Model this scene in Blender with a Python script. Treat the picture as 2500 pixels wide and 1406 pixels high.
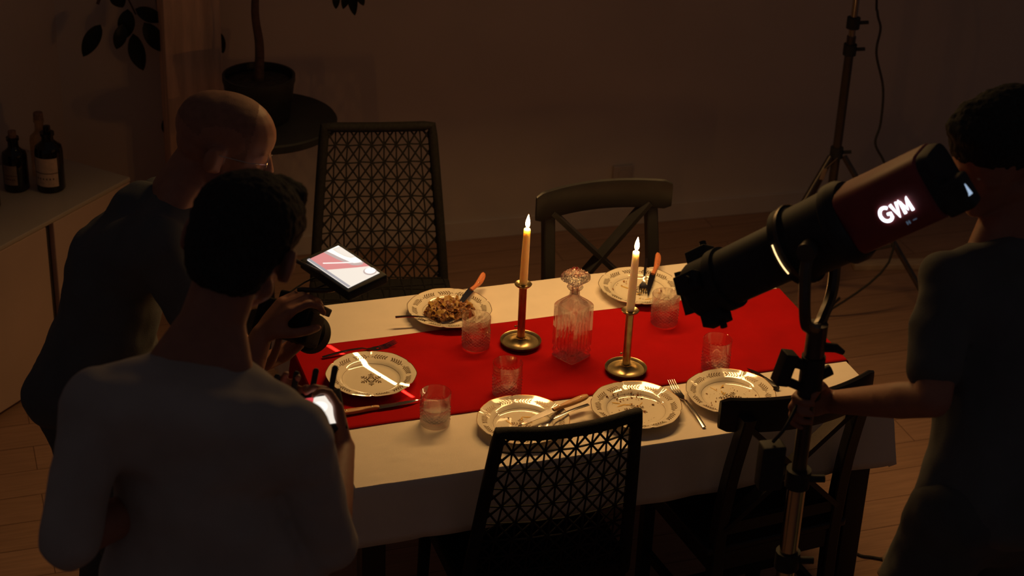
import bpy, bmesh, math, random
from mathutils import Vector, Matrix, noise, Euler
random.seed(7)
V = Vector
PI = math.pi
for o in list(bpy.data.objects):
    bpy.data.objects.remove(o)
scn = bpy.context.scene
C = scn.collection

# ------------------------------------------------------------------ camera, world, key light, exposure
cam = bpy.data.objects.new('camera', bpy.data.cameras.new('camera'))
C.objects.link(cam)
cam.location = (-1.5949, -4.0542, 3.2401)
cam.rotation_euler = (Matrix.Rotation(-0.33414111, 3, 'Z') @ Matrix.Rotation(1.08818760, 3, 'X') @ Matrix.Rotation(0.04225635, 3, 'Z')).to_euler()
cam.data.sensor_width = 36.0
cam.data.lens = 4482.673 * 36 / 2500
cam.data.clip_start = 0.05
cam.data.dof.use_dof = True
cam.data.dof.focus_distance = 4.8
cam.data.dof.aperture_fstop = 4.0
scn.camera = cam

world = bpy.data.worlds.new('room_dusk'); scn.world = world
world.use_nodes = True
world.node_tree.nodes['Background'].inputs[0].default_value = (1.0, 0.80, 0.84, 1)
world.node_tree.nodes['Background'].inputs[1].default_value = 0.023

scn.view_settings.view_transform = 'Standard'
scn.view_settings.look = 'None'
scn.view_settings.gamma = 1.0
scn.view_settings.use_curve_mapping = False
scn.view_settings.exposure = 0.0

KEY = V((0.26, 0.54, 2.12))
ka = bpy.data.lights.new('softbox_light', 'AREA'); ka.shape = 'RECTANGLE'
ka.size = 1.15; ka.size_y = 0.15; ka.energy = 12.6; ka.color = (1.0, 0.555, 0.185); ka.spread = math.radians(139)
KAIM = (V((0.22, 0.0, 0.75)) - KEY).normalized()
key = bpy.data.objects.new('softbox_light', ka); C.objects.link(key)
key.location = KEY + KAIM * 0.012
key.rotation_euler = KAIM.to_track_quat('-Z', 'Y').to_euler()

# ------------------------------------------------------------------ helpers
def tag(o, label=None, cat=None, group=None, kind=None):
    if label: o['label'] = label
    if cat: o['category'] = cat
    if group: o['group'] = group
    if kind: o['kind'] = kind
    return o

def empty(name, loc, rz=0.0, label=None, cat=None, group=None):
    o = bpy.data.objects.new(name, None); o.empty_display_size = 0.05
    C.objects.link(o); o.location = loc; o.rotation_euler = (0, 0, rz)
    return tag(o, label, cat, group)

def link(name, bm, mats, parent=None, smooth=True, world=False, fix=True):
    me = bpy.data.meshes.new(name)
    if fix: bmesh.ops.recalc_face_normals(bm, faces=bm.faces)
    bm.to_mesh(me); bm.free()
    for m in (mats if isinstance(mats, (list, tuple)) else [mats]): me.materials.append(m)
    if smooth:
        for p in me.polygons: p.use_smooth = True
        try: me.set_sharp_from_angle(angle=math.radians(38))
        except Exception: pass
    o = bpy.data.objects.new(name, me); C.objects.link(o)
    if parent:
        o.parent = parent
        if world: o.matrix_local = pm(parent).inverted()
    return o

def pm(o):
    m = Matrix.LocRotScale(o.location, o.rotation_euler, o.scale)
    return (pm(o.parent) @ m) if o.parent else m

def copy_tree(o, parent=None):
    c = o.copy(); C.objects.link(c); c.parent = parent
    for ch in list(o.children): copy_tree(ch, c)
    return c

def struct(o, label=None):
    o['kind'] = 'structure'
    if label: o['label'] = label
    return o

def rings(bm, rows, closed=True, cap0=False, cap1=False, mi=0):
    """rows: list of lists of points, quads between them"""
    vs = [[bm.verts.new(p) for p in r] for r in rows]
    n = len(rows[0])
    for a, b in zip(vs, vs[1:]):
        for i in range(n if closed else n - 1):
            j = (i + 1) % n
            try:
                f = bm.faces.new((a[i], a[j], b[j], b[i])); f.material_index = mi
            except ValueError: pass
    if cap0: bm.faces.new(list(reversed(vs[0]))).material_index = mi
    if cap1: bm.faces.new(vs[-1]).material_index = mi
    return vs

def frame(d):
    d = V(d).normalized()
    a = V((0, 0, 1)) if abs(d.z) < 0.95 else V((1, 0, 0))
    u = a.cross(d).normalized(); w = d.cross(u)
    return u, w, d

def tube(bm, pts, r, n=10, mi=0, cap=True):
    pts = [V(p) for p in pts]
    rr = r if isinstance(r, (list, tuple)) else [r] * len(pts)
    rows = []; u = None
    for i, p in enumerate(pts):
        d = (pts[min(i + 1, len(pts) - 1)] - pts[max(i - 1, 0)]).normalized()
        if u is None: u = frame(d)[0]
        else:
            u = (u - d * u.dot(d))
            u = u.normalized() if u.length > 1e-6 else frame(d)[0]
        w = d.cross(u)
        rows.append([p + (u * math.cos(2 * PI * k / n) + w * math.sin(2 * PI * k / n)) * rr[i] for k in range(n)])
    rings(bm, rows, True, cap, cap, mi)

def smoothpts(pts, k=6):
    """Catmull-Rom through points"""
    P = [V(p) for p in pts]; P = [P[0] * 2 - P[1]] + P + [P[-1] * 2 - P[-2]]
    out = []
    for i in range(1, len(P) - 2):
        for s in range(k):
            t = s / k; a, b, c, d = P[i - 1:i + 3]
            out.append(0.5 * ((2 * b) + (c - a) * t + (2 * a - 5 * b + 4 * c - d) * t * t + (3 * b - a - 3 * c + d) * t ** 3))
    out.append(P[-2]); return out

def lathe(bm, prof, n=32, c=(0, 0, 0), mi=0, cap0=False, cap1=False):
    rows = [[V((c[0] + r * math.cos(2 * PI * k / n), c[1] + r * math.sin(2 * PI * k / n), c[2] + z)) for k in range(n)] for r, z in prof]
    rings(bm, rows, True, cap0, cap1, mi)

def box(bm, c, s, R=None, bev=0.0, mi=0):
    m = Matrix.Translation(V(c)) @ (R.to_4x4() if R else Matrix.Identity(4)) @ Matrix.Diagonal((s[0], s[1], s[2], 1))
    r = bmesh.ops.create_cube(bm, size=1, matrix=m)
    fs = list({f for v in r['verts'] for f in v.link_faces})
    for f in fs: f.material_index = mi
    if bev > 0:
        es = list({e for v in r['verts'] for e in v.link_edges})
        rb = bmesh.ops.bevel(bm, geom=es, offset=bev, segments=3, profile=0.6, affect='EDGES')
        for f in rb['faces']: f.material_index = mi

def beam(bm, p0, p1, w, h, up=(0, 0, 1), bev=0.0, mi=0):
    """box from p0 to p1: width w (sideways), height h (along up)"""
    p0, p1 = V(p0), V(p1); x = (p1 - p0); L = x.length; x.normalize()
    y = V(up).cross(x).normalized(); z = x.cross(y)
    R = Matrix((x, y, z)).transposed()
    box(bm, (p0 + p1) / 2, (L, w, h), R, bev, mi)

def axes(x, up=(0, 0, 1)):
    x = V(x).normalized(); y = V(up).cross(x).normalized(); z = x.cross(y)
    return Matrix((x, y, z)).transposed()

# ------------------------------------------------------------------ materials
def mat(name, col, rough=0.6, metal=0.0, var=0.0, scale=30.0, bump=0.0, bscale=None, stretch=None, spec=0.5, **kw):
    m = bpy.data.materials.new(name); m.use_nodes = True
    nt = m.node_tree; b = nt.nodes['Principled BSDF']
    b.inputs['Base Color'].default_value = (*col, 1)
    b.inputs['Roughness'].default_value = rough
    b.inputs['Metallic'].default_value = metal
    b.inputs['Specular IOR Level'].default_value = spec
    for k, v in kw.items(): b.inputs[k.replace('_', ' ')].default_value = v
    tc = nt.nodes.new('ShaderNodeTexCoord'); mp = nt.nodes.new('ShaderNodeMapping')
    nt.links.new(tc.outputs['Object'], mp.inputs[0])
    if stretch: mp.inputs['Scale'].default_value = stretch
    if var > 0:
        nz = nt.nodes.new('ShaderNodeTexNoise'); nz.inputs['Scale'].default_value = scale; nz.inputs['Detail'].default_value = 5
        nt.links.new(mp.outputs[0], nz.inputs['Vector'])
        cr = nt.nodes.new('ShaderNodeValToRGB'); nt.links.new(nz.outputs['Fac'], cr.inputs[0])
        cr.color_ramp.elements[0].position = 0.3; cr.color_ramp.elements[1].position = 0.7
        cr.color_ramp.elements[0].color = (*[c * (1 - var) for c in col], 1)
        cr.color_ramp.elements[1].color = (*[min(1, c * (1 + var)) for c in col], 1)
        nt.links.new(cr.outputs[0], b.inputs['Base Color'])
    if bump > 0:
        nb = nt.nodes.new('ShaderNodeTexNoise'); nb.inputs['Scale'].default_value = bscale or scale; nb.inputs['Detail'].default_value = 4
        nt.links.new(mp.outputs[0], nb.inputs['Vector'])
        bp = nt.nodes.new('ShaderNodeBump'); bp.inputs['Strength'].default_value = bump; bp.inputs['Distance'].default_value = 0.002
        nt.links.new(nb.outputs['Fac'], bp.inputs['Height']); nt.links.new(bp.outputs[0], b.inputs['Normal'])
    return m

def emit(name, col, strength):
    m = bpy.data.materials.new(name); m.use_nodes = True
    b = m.node_tree.nodes['Principled BSDF']
    b.inputs['Base Color'].default_value = (0, 0, 0, 1)
    b.inputs['Emission Color'].default_value = (*col, 1); b.inputs['Emission Strength'].default_value = strength
    return m

def glassmat(name, tint=(1, 1, 1), mixf=0.5, ior=1.5, rough=0.0, bump=0.0, bscale=200):
    """clear glass: part straight-through (thin wall), part refracting and reflecting"""
    m = bpy.data.materials.new(name); m.use_nodes = True; nt = m.node_tree
    nt.nodes.remove(nt.nodes['Principled BSDF']); out = nt.nodes['Material Output']
    t = nt.nodes.new('ShaderNodeBsdfTransparent'); t.inputs[0].default_value = (*tint, 1)
    g = nt.nodes.new('ShaderNodeBsdfGlass'); g.inputs['Color'].default_value = (*tint, 1); g.inputs['IOR'].default_value = ior; g.inputs['Roughness'].default_value = rough
    gl = nt.nodes.new('ShaderNodeBsdfGlossy'); gl.inputs['Roughness'].default_value = 0.03; gl.inputs['Color'].default_value = (1, 1, 1, 1)
    fr = nt.nodes.new('ShaderNodeMath'); fr.operation = 'MULTIPLY_ADD'; fr.inputs[1].default_value = 0.85; fr.inputs[2].default_value = 0.04
    lw = nt.nodes.new('ShaderNodeLayerWeight'); pw_ = nt.nodes.new('ShaderNodeMath'); pw_.operation = 'POWER'; pw_.inputs[1].default_value = 4.5; nt.links.new(lw.outputs['Facing'], pw_.inputs[0]); nt.links.new(pw_.outputs[0], fr.inputs[0])
    thin = nt.nodes.new('ShaderNodeMixShader'); nt.links.new(fr.outputs[0], thin.inputs[0]); nt.links.new(t.outputs[0], thin.inputs[1]); nt.links.new(gl.outputs[0], thin.inputs[2])
    mx = nt.nodes.new('ShaderNodeMixShader'); mx.inputs[0].default_value = mixf
    nt.links.new(thin.outputs[0], mx.inputs[1]); nt.links.new(g.outputs[0], mx.inputs[2]); nt.links.new(mx.outputs[0], out.inputs[0])
    if bump:
        tc = nt.nodes.new('ShaderNodeTexCoord'); vo = nt.nodes.new('ShaderNodeTexVoronoi'); vo.inputs['Scale'].default_value = bscale
        bp = nt.nodes.new('ShaderNodeBump'); bp.inputs['Strength'].default_value = bump; bp.inputs['Distance'].default_value = 0.003
        nt.links.new(tc.outputs['Object'], vo.inputs[0]); nt.links.new(vo.outputs['Distance'], bp.inputs['Height']); nt.links.new(bp.outputs[0], g.inputs['Normal'])
    return m

def wood_floor():
    m = bpy.data.materials.new('floor_boards'); m.use_nodes = True; nt = m.node_tree; b = nt.nodes['Principled BSDF']
    tc = nt.nodes.new('ShaderNodeTexCoord'); br = nt.nodes.new('ShaderNodeTexBrick')
    br.inputs['Scale'].default_value = 1.0; br.inputs['Brick Width'].default_value = 1.4; br.inputs['Row Height'].default_value = 0.14
    br.inputs['Mortar Size'].default_value = 0.0016; br.inputs['Color1'].default_value = (0.54, 0.31, 0.20, 1); br.inputs['Color2'].default_value = (0.48, 0.27, 0.165, 1)
    br.inputs['Mortar'].default_value = (0.2, 0.1, 0.06, 1)
    mp = nt.nodes.new('ShaderNodeMapping'); mp.inputs['Scale'].default_value = (1.5, 22, 1)
    nz = nt.nodes.new('ShaderNodeTexNoise'); nz.inputs['Scale'].default_value = 4; nz.inputs['Detail'].default_value = 6
    mx = nt.nodes.new('ShaderNodeMix'); mx.data_type = 'RGBA'; mx.blend_type = 'MULTIPLY'; mx.inputs[0].default_value = 0.5
    nt.links.new(tc.outputs['Object'], br.inputs[0]); nt.links.new(tc.outputs['Object'], mp.inputs[0]); nt.links.new(mp.outputs[0], nz.inputs[0])
    nt.links.new(br.outputs[0], mx.inputs[6]); nt.links.new(nz.outputs[0], mx.inputs[7]); nt.links.new(mx.outputs[2], b.inputs['Base Color'])
    b.inputs['Roughness'].default_value = 0.6
    return m

M = dict(
    wall=mat('wall_paint', (0.67, 0.57, 0.47), 0.9, var=0.05, scale=2.2, bump=0.08, bscale=60),
    skirting=mat('skirting_paint', (0.66, 0.56, 0.47), 0.6, var=0.04, scale=8),
    floor=wood_floor(),
    pine=mat('pine_post', (0.85, 0.54, 0.34), 0.6, var=0.22, scale=5, stretch=(6, 6, 0.7), bump=0.2, bscale=12),
    cloth=mat('tablecloth_linen', (0.78, 0.70, 0.60), 0.9, var=0.03, scale=14, bump=0.35, bscale=900),
    red=mat('red_linen', (0.35, 0.004, 0.005), 0.95, var=0.10, scale=9, bump=0.35, bscale=700, spec=0.1),
    black_wood=mat('black_lacquered_wood', (0.024, 0.023, 0.024), 0.30, var=0.1, scale=20, spec=0.3),
    wicker=mat('black_cord', (0.020, 0.018, 0.017), 0.75, var=0.3, scale=120, bump=0.6, bscale=400, spec=0.2),
    porcelain=mat('porcelain_glaze', (0.84, 0.77, 0.62), 0.07, var=0.02, scale=10, spec=0.9, Coat_Weight=0.6, Coat_Roughness=0.03),
    gold=mat('gilded_line', (0.24, 0.12, 0.035), 0.25, 0.6, var=0.15, scale=60),
    leafprint=mat('brown_leaf_print', (0.13, 0.075, 0.03), 0.3, 0.3, var=0.3, scale=150),
    steel=mat('cutlery_steel', (0.36, 0.33, 0.31), 0.16, 1.0, var=0.08, scale=40),
    handle=mat('olive_wood_handle', (0.55, 0.27, 0.10), 0.45, var=0.25, scale=14, stretch=(2, 14, 14)),
    handle_red=mat('red_brown_wood_handle', (0.62, 0.20, 0.08), 0.45, var=0.2, scale=14, stretch=(2, 14, 14)),
    brass=mat('aged_brass', (0.38, 0.29, 0.15), 0.30, 0.9, var=0.3, scale=35, bump=0.15, bscale=60),
    wax=mat('candle_wax', (1.0, 0.66, 0.42), 0.45, var=0.03, scale=20, Subsurface_Weight=1.0, Subsurface_Scale=0.06, Subsurface_Radius=(1.0, 0.6, 0.3)),
    wick=mat('charred_wick', (0.02, 0.015, 0.01), 0.9, var=0.2, scale=300),
    glass=glassmat('tumbler_glass', (0.985, 0.975, 0.97), 0.38),
    crystal=glassmat('cut_crystal', (0.985, 0.97, 0.965), 0.42, 1.5),
    stopper=glassmat('cut_crystal_stopper', (0.98, 0.94, 0.92), 0.6, 1.5, bump=0.7, bscale=110),
    water=glassmat('still_water', (0.98, 0.98, 0.95), 0.5, 1.33),
    black_plastic=mat('black_plastic', (0.034, 0.035, 0.037), 0.6, var=0.15, scale=60, spec=0.2),
    matte_black=mat('matte_black', (0.022, 0.022, 0.023), 0.85, var=0.15, scale=60, spec=0.12),
    rubber=mat('black_rubber', (0.03, 0.03, 0.03), 0.8, var=0.2, scale=80),
    red_metal=mat('dark_red_housing', (0.24, 0.035, 0.038), 0.55, 0.0, var=0.1, scale=30),
    stand_metal=mat('stand_metal', (0.10, 0.085, 0.075), 0.35, 0.7, var=0.15, scale=30),
    chrome=mat('chrome', (0.55, 0.5, 0.45), 0.15, 1.0, var=0.05, scale=30),
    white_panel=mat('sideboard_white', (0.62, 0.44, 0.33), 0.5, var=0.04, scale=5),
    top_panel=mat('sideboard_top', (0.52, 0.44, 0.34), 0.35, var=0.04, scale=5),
    dark_gap=mat('sideboard_carcass', (0.05, 0.04, 0.035), 0.7, var=0.1, scale=12),
    bottle=mat('dark_bottle_glass', (0.012, 0.010, 0.009), 0.08, var=0.2, scale=20),
    label_cream=mat('cream_paper_label', (0.72, 0.50, 0.33), 0.8, var=0.12, scale=60),
    label_dim=mat('brown_paper_label', (0.32, 0.22, 0.15), 0.8, var=0.15, scale=50),
    ink=mat('label_ink', (0.16, 0.09, 0.06), 0.8, var=0.1, scale=50),
    clear_bottle=glassmat('clear_bottle_glass', (0.85, 0.74, 0.6), 0.4),
    cork=mat('cork', (0.30, 0.17, 0.10), 0.9, var=0.3, scale=120, bump=0.4),
    pot=mat('black_pot_glaze', (0.020, 0.020, 0.021), 0.5, var=0.2, scale=10),
    soil=mat('potting_soil', (0.04, 0.025, 0.02), 1.0, var=0.5, scale=60, bump=1.0, bscale=80),
    bark=mat('plant_bark', (0.10, 0.055, 0.04), 0.9, var=0.3, scale=60, bump=0.6, bscale=90),
    leaf=mat('dark_green_leaf', (0.022, 0.032, 0.02), 0.4, var=0.3, scale=20),
    table_black=mat('black_tabletop', (0.018, 0.018, 0.019), 0.7, var=0.15, scale=14),
    plank=mat('pale_plank', (0.55, 0.40, 0.25), 0.6, var=0.12, scale=10, stretch=(1, 8, 1)),
    skin=mat('skin', (0.36, 0.16, 0.10), 0.55, var=0.08, scale=35, bump=0.15, bscale=250, Subsurface_Weight=0.12, Subsurface_Scale=0.01),
    skin_dark=mat('skin_tanned', (0.34, 0.15, 0.095), 0.55, var=0.08, scale=35, bump=0.15, bscale=250, Subsurface_Weight=0.1, Subsurface_Scale=0.01),
    stubble=mat('shaved_scalp', (0.27, 0.125, 0.08), 0.75, var=0.12, scale=60, bump=0.4, bscale=600),
    hair=mat('black_hair', (0.030, 0.029, 0.028), 0.8, spec=0.12, var=0.4, scale=200, bump=1.0, bscale=260, stretch=(1, 1, 0.25)),
    shirt_grey=mat('grey_brown_jersey', (0.40, 0.36, 0.33), 0.95, var=0.1, scale=8, bump=0.4, bscale=500),
    shirt_black=mat('black_jersey', (0.10, 0.105, 0.108), 0.95, var=0.15, scale=9, bump=0.4, bscale=400),
    trouser=mat('dark_trousers', (0.075, 0.08, 0.082), 0.95, var=0.15, scale=9, bump=0.4, bscale=400),
    shoe=mat('dark_shoe', (0.03, 0.027, 0.025), 0.6, var=0.15, scale=20),
    eye=mat('eye', (0.6, 0.55, 0.5), 0.2, var=0.05, scale=50),
    lens=mat('front_lens_glass', (0.008, 0.008, 0.012), 0.04, var=0.1, scale=20, spec=0.9),
    sauce=mat('brown_sauce', (0.30, 0.13, 0.055), 0.35, var=0.4, scale=70, bump=0.5, bscale=160),
    pasta=mat('yellow_pasta', (0.66, 0.42, 0.12), 0.4, var=0.2, scale=60, bump=0.3, bscale=120),
    meat=mat('minced_meat', (0.12, 0.05, 0.025), 0.5, var=0.4, scale=90, bump=0.7, bscale=200),
    crumb=mat('brown_crumb', (0.42, 0.20, 0.07), 0.6, var=0.4, scale=100),
    oil=mat('yellow_smear', (0.62, 0.40, 0.10), 0.3, var=0.2, scale=60),
    outlet=mat('outlet_plastic', (0.52, 0.43, 0.36), 0.5, var=0.05, scale=40),
    bag=mat('pale_paper', (0.42, 0.33, 0.26), 0.7, var=0.1, scale=12, bump=0.4, bscale=30),
    flame=emit('flame', (1.0, 0.42, 0.12), 330.0),
    s_white=emit('screen_white', (1.0, 0.93, 0.85), 1.15),
    s_cream=emit('screen_cream', (1.0, 0.90, 0.78), 0.92),
    s_red=emit('screen_pink', (0.72, 0.26, 0.25), 1.0),
    s_redhot=emit('screen_red', (0.70, 0.06, 0.07), 0.9),
    s_grey=emit('screen_grey', (0.38, 0.36, 0.38), 1.0),
    s_shade=emit('screen_shade', (0.60, 0.47, 0.44), 0.9),
    s_beige=emit('screen_beige', (0.85, 0.74, 0.62), 1.0),
    led=emit('lit_lettering', (0.86, 0.90, 1.0), 3.0),
    led_dim=emit('dim_display', (0.10, 0.15, 0.22), 0.55),
    glint_blue=emit('eyeglass_glint', (0.38, 0.50, 0.68), 0.9),  # imitates a bluish reflection in eyeglasses by emission
    ring_glint=emit('painted_ring_glint', (1.0, 0.62, 0.26), 2.2),  # highlight on the spotlight ring, painted as emission
)

# ------------------------------------------------------------------ room shell
def wy(x): return 2.238 - 0.0355 * x
bm = bmesh.new(); box(bm, (0.5, -1.5, -0.05), (9.0, 9.4, 0.1)); struct(link('floor', bm, M['floor'], smooth=False))
WANG = math.atan2(-0.0355, 1); RW = Matrix.Rotation(WANG, 3, 'Z')
bm = bmesh.new(); box(bm, (1.6, wy(1.6) + 0.015 + 0.06, 1.5), (6.0, 0.12, 3.0), RW); struct(link('wall_back', bm, M['wall'], smooth=False))
bm = bmesh.new(); box(bm, (1.6, wy(1.6) + 0.008, 0.04), (6.0, 0.016, 0.08), RW, 0.003); struct(link('baseboard_back', bm, M['skirting'], smooth=False))
SD = V((-0.728, -0.685, 0)); SB = V((-0.685, 0.728, 0)); SCN = V((-0.970, 1.805, 0))
pL = SCN + SB * 0.47
RL = axes(SD)
bm = bmesh.new(); box(bm, pL + SD * 1.6 + SB * 0.06 + V((0, 0, 1.5)), (3.7, 0.12, 3.0), RL); struct(link('wall_left', bm, M['wall'], smooth=False))

# wooden post
bm = bmesh.new(); box(bm, (-0.700, 2.085, 1.4), (0.196, 0.17, 2.8), None, 0.006)
po = link('wooden_post', bm, M['pine']); tag(po, 'thick knotty pine post rising to the left of the potted plant', 'post')

# wall outlet
bm = bmesh.new(); box(bm, (1.03, wy(1.03) + 0.008, 0.23), (0.085, 0.02, 0.075), RW, 0.004)
lathe(bm, [(0.022, 0), (0.022, 0.004)], 16, (0, 0, 0), 0, False, True)
wo = link('wall_outlet', bm, M['outlet']); tag(wo, 'small square wall outlet low on the back wall above the cross back chair', 'outlet')
for v in wo.data.vertices:
    if v.co.z < 0.1 and abs(v.co.x) < 0.03 and abs(v.co.y) < 0.03:
        x, y, z = v.co; v.co = (1.03 + x, wy(1.03) - 0.002 - z, 0.23 + y)

# pale plank lying on the floor
a, b_ = V((1.794, 1.627, 0.010)), V((2.098, 1.563, 0.010))
bm = bmesh.new(); beam(bm, (a.x, a.y, 0.012), (b_.x, b_.y, 0.012), 0.055, 0.024, bev=0.003)
tag(link('floor_plank', bm, M['plank']), 'narrow pale plank lying on the floor behind the red spotlight', 'plank')

# ------------------------------------------------------------------ sideboard
H = 0.60
sb = empty('sideboard', SCN, 0, 'white sideboard standing diagonally in the left corner', 'sideboard')
def sp(s, d, z): return SD * s + SB * d + V((0, 0, z))
LS = 1.5
def sbox(bm, s0, s1, d0, d1, z0, z1, bev=0.002): box(bm, sp((s0 + s1) / 2, (d0 + d1) / 2, (z0 + z1) / 2), (s1 - s0, d1 - d0, z1 - z0), RLX, bev)
RLX = Matrix((SD, SB, V((0, 0, 1)))).transposed()
bm = bmesh.new(); sbox(bm, 0.012, LS, 0.022, 0.42, 0.03, H - 0.028); link('body', bm, M['dark_gap'], sb)
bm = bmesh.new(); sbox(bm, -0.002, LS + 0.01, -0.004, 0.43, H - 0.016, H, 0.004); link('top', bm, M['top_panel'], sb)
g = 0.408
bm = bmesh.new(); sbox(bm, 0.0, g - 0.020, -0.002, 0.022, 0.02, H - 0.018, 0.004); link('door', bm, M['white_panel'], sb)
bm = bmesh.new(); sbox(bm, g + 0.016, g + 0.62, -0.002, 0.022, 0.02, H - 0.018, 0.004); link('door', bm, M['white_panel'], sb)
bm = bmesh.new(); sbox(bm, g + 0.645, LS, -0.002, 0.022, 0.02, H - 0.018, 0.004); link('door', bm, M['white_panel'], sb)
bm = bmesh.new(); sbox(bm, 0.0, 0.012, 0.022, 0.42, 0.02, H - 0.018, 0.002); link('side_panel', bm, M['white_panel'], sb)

# bottles on the sideboard
def bottle(name, loc, r, hb, hn, gm, label, cap_m, capr, lab=None, group=None, rz=0.0, lab_m=None):
    t = empty(name, loc, rz, label, 'bottle', group)
    bm = bmesh.new()
    rn = r * 0.42
    prof = [(0.001, 0.003), (r * .9, 0.0), (r, 0.006), (r, hb * 0.86), (r * .93, hb * 0.95), (r * .7, hb), (rn * 1.05, hb + 0.012), (rn, hb + 0.02), (rn, hn - 0.012), (rn * 1.2, hn - 0.010), (rn * 1.2, hn), (rn * .7, hn)]
    lathe(bm, prof, 40, cap0=True, cap1=True); link('glass_body', bm, gm, t)
    bm = bmesh.new(); lathe(bm, [(0.001, 0), (capr, 0), (capr * 1.05, 0.01), (capr, 0.022), (0.001, 0.024)], 24, (0, 0, hn), cap0=True, cap1=True); link('stopper', bm, cap_m, t)
    if lab:
        z0, z1, a0, a1 = lab
        bm = bmesh.new(); n = 18
        rows = [[V((math.cos(a0 + (a1 - a0) * k / n) * (r + 0.0006), math.sin(a0 + (a1 - a0) * k / n) * (r + 0.0006), z)) for k in range(n + 1)] for z in (z0, z1)]
        rings(bm, rows, closed=False)
        rows = [[V((math.cos(a0 + (a1 - a0) * k / n) * (r + 0.0009), math.sin(a0 + (a1 - a0) * k / n) * (r + 0.0009), z)) for k in range(n + 1)] for z in (z0 + (z1 - z0) * .46, z0 + (z1 - z0) * .49)]
        rings(bm, rows, closed=False, mi=1)
        for j in range(6):
            aa = a0 + (a1 - a0) * (0.12 + 0.13 * j); zz = z0 + (z1 - z0) * .25
            rows = [[V((math.cos(aa + q * 0.05) * (r + 0.0009), math.sin(aa + q * 0.05) * (r + 0.0009), z)) for q in range(3)] for z in (zz, zz + 0.006)]
            rings(bm, rows, closed=False, mi=1)
        link('paper_label', bm, [lab_m or M['label_cream'], M['ink']], t)
    return t
va = math.atan2(-4.05 - 1.63, -1.59 + 1.24)
bottle('liquor_bottle', (-1.233, 1.771, 0.600), 0.047, 0.165, 0.206, M['bottle'], 'tall dark liquor bottle with a cream label on the white sideboard', M['bottle'], 0.012, (0.026, 0.128, va - 1.25, va + 0.55))
bottle('liquor_bottle', (-1.344, 1.797, 0.600), 0.042, 0.140, 0.188, M['bottle'], 'shorter dark bottle with a round stopper and a dim brown label on the sideboard', M['cork'], 0.013, (0.03, 0.10, va - 1.1, va + 0.1), lab_m=M['label_dim'])
bottle('liquor_bottle', (-1.446, 1.672, 0.600), 0.040, 0.170, 0.25, M['bottle'], 'dark bottle cut off by the left edge of the picture', M['bottle'], 0.014)
bottle('clear_bottle', (-1.249, 1.896, 0.600), 0.036, 0.150, 0.205, M['clear_bottle'], 'clear glass bottle with a cork hidden behind the cream labelled bottle', M['cork'], 0.016)

# ------------------------------------------------------------------ round side table, potted plant
tc_ = V((-0.519, 1.680, 0.828)); TZ = tc_.z
st = empty('side_table', (tc_.x, tc_.y, 0), 0, 'round black side table carrying the potted plant', 'table')
bm = bmesh.new(); lathe(bm, [(0.001, TZ - 0.035), (0.235, TZ - 0.035), (0.245, TZ - 0.028), (0.247, TZ - 0.006), (0.243, TZ), (0.001, TZ)], 64, cap0=True, cap1=True); link('tabletop', bm, M['table_black'], st)
bm = bmesh.new(); lathe(bm, [(0.02, 0.02), (0.02, TZ - 0.036)], 20, cap0=True, cap1=True); link('pedestal', bm, M['table_black'], st)
bm = bmesh.new(); lathe(bm, [(0.001, 0), (0.16, 0), (0.16, 0.012), (0.03, 0.025), (0.001, 0.025)], 40, cap0=True, cap1=True); link('base', bm, M['table_black'], st)
pc = V((-0.534, 1.680, 0.974))
PZ = TZ
pp = empty('potted_plant', (pc.x, pc.y, PZ), 0, 'tall leafy plant in a black pot on the round side table', 'plant')
ph = pc.z - PZ + 0.012
bm = bmesh.new(); lathe(bm, [(0.001, 0), (0.095, 0), (0.103, 0.01), (0.118, ph - 0.03), (0.122, ph - 0.02), (0.122, ph), (0.114, ph), (0.110, ph - 0.03), (0.001, ph - 0.032)], 48, cap0=True, cap1=True); link('pot', bm, M['pot'], pp)
bm = bmesh.new(); lathe(bm, [(0.110, ph - 0.027), (0.06, ph - 0.021), (0.001, ph - 0.02)], 30, cap1=True); link('soil', bm, M['soil'], pp)
W0 = V(pp.location)
bm = bmesh.new()
trunk = smoothpts([(0, 0, ph - 0.03), (0.006, 0.004, ph + 0.10), (-0.006, 0.0, ph + 0.22), (0.004, 0.01, ph + 0.40), (-0.02, 0.05, ph + 0.62)], 6)
tube(bm, trunk, [0.017 - 0.008 * i / len(trunk) for i in range(len(trunk))], 10)
top = trunk[-1]
twigs = [
    [(0.10, 0.0, -0.25)], ]
def tw(pts, r=0.005):
    tube(bm, smoothpts(pts, 5), r, 7)
brA = [top, V((-0.12, 2.08, 1.75)) - W0 + V((-0.45, 0, 0)), V((-0.76, 2.19, 1.50)) - W0, V((-0.93, 2.19, 1.24)) - W0, V((-1.0, 2.17, 1.10)) - W0]
tw(brA, 0.006); tw([brA[3], V((-0.90, 2.18, 1.13)) - W0, V((-0.87, 2.18, 1.05)) - W0], 0.003)
tw([top, V((-0.30, 1.85, 1.70)) - W0, V((-0.20, 1.80, 1.40)) - W0, V((-0.195, 1.80, 1.20)) - W0], 0.004)
tw([brA[2], V((-0.80, 2.19, 1.3)) - W0, V((-0.79, 2.19, 1.0)) - W0, V((-0.78, 2.19, 0.78)) - W0], 0.003)
link('trunk', bm, M['bark'], pp)
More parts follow.
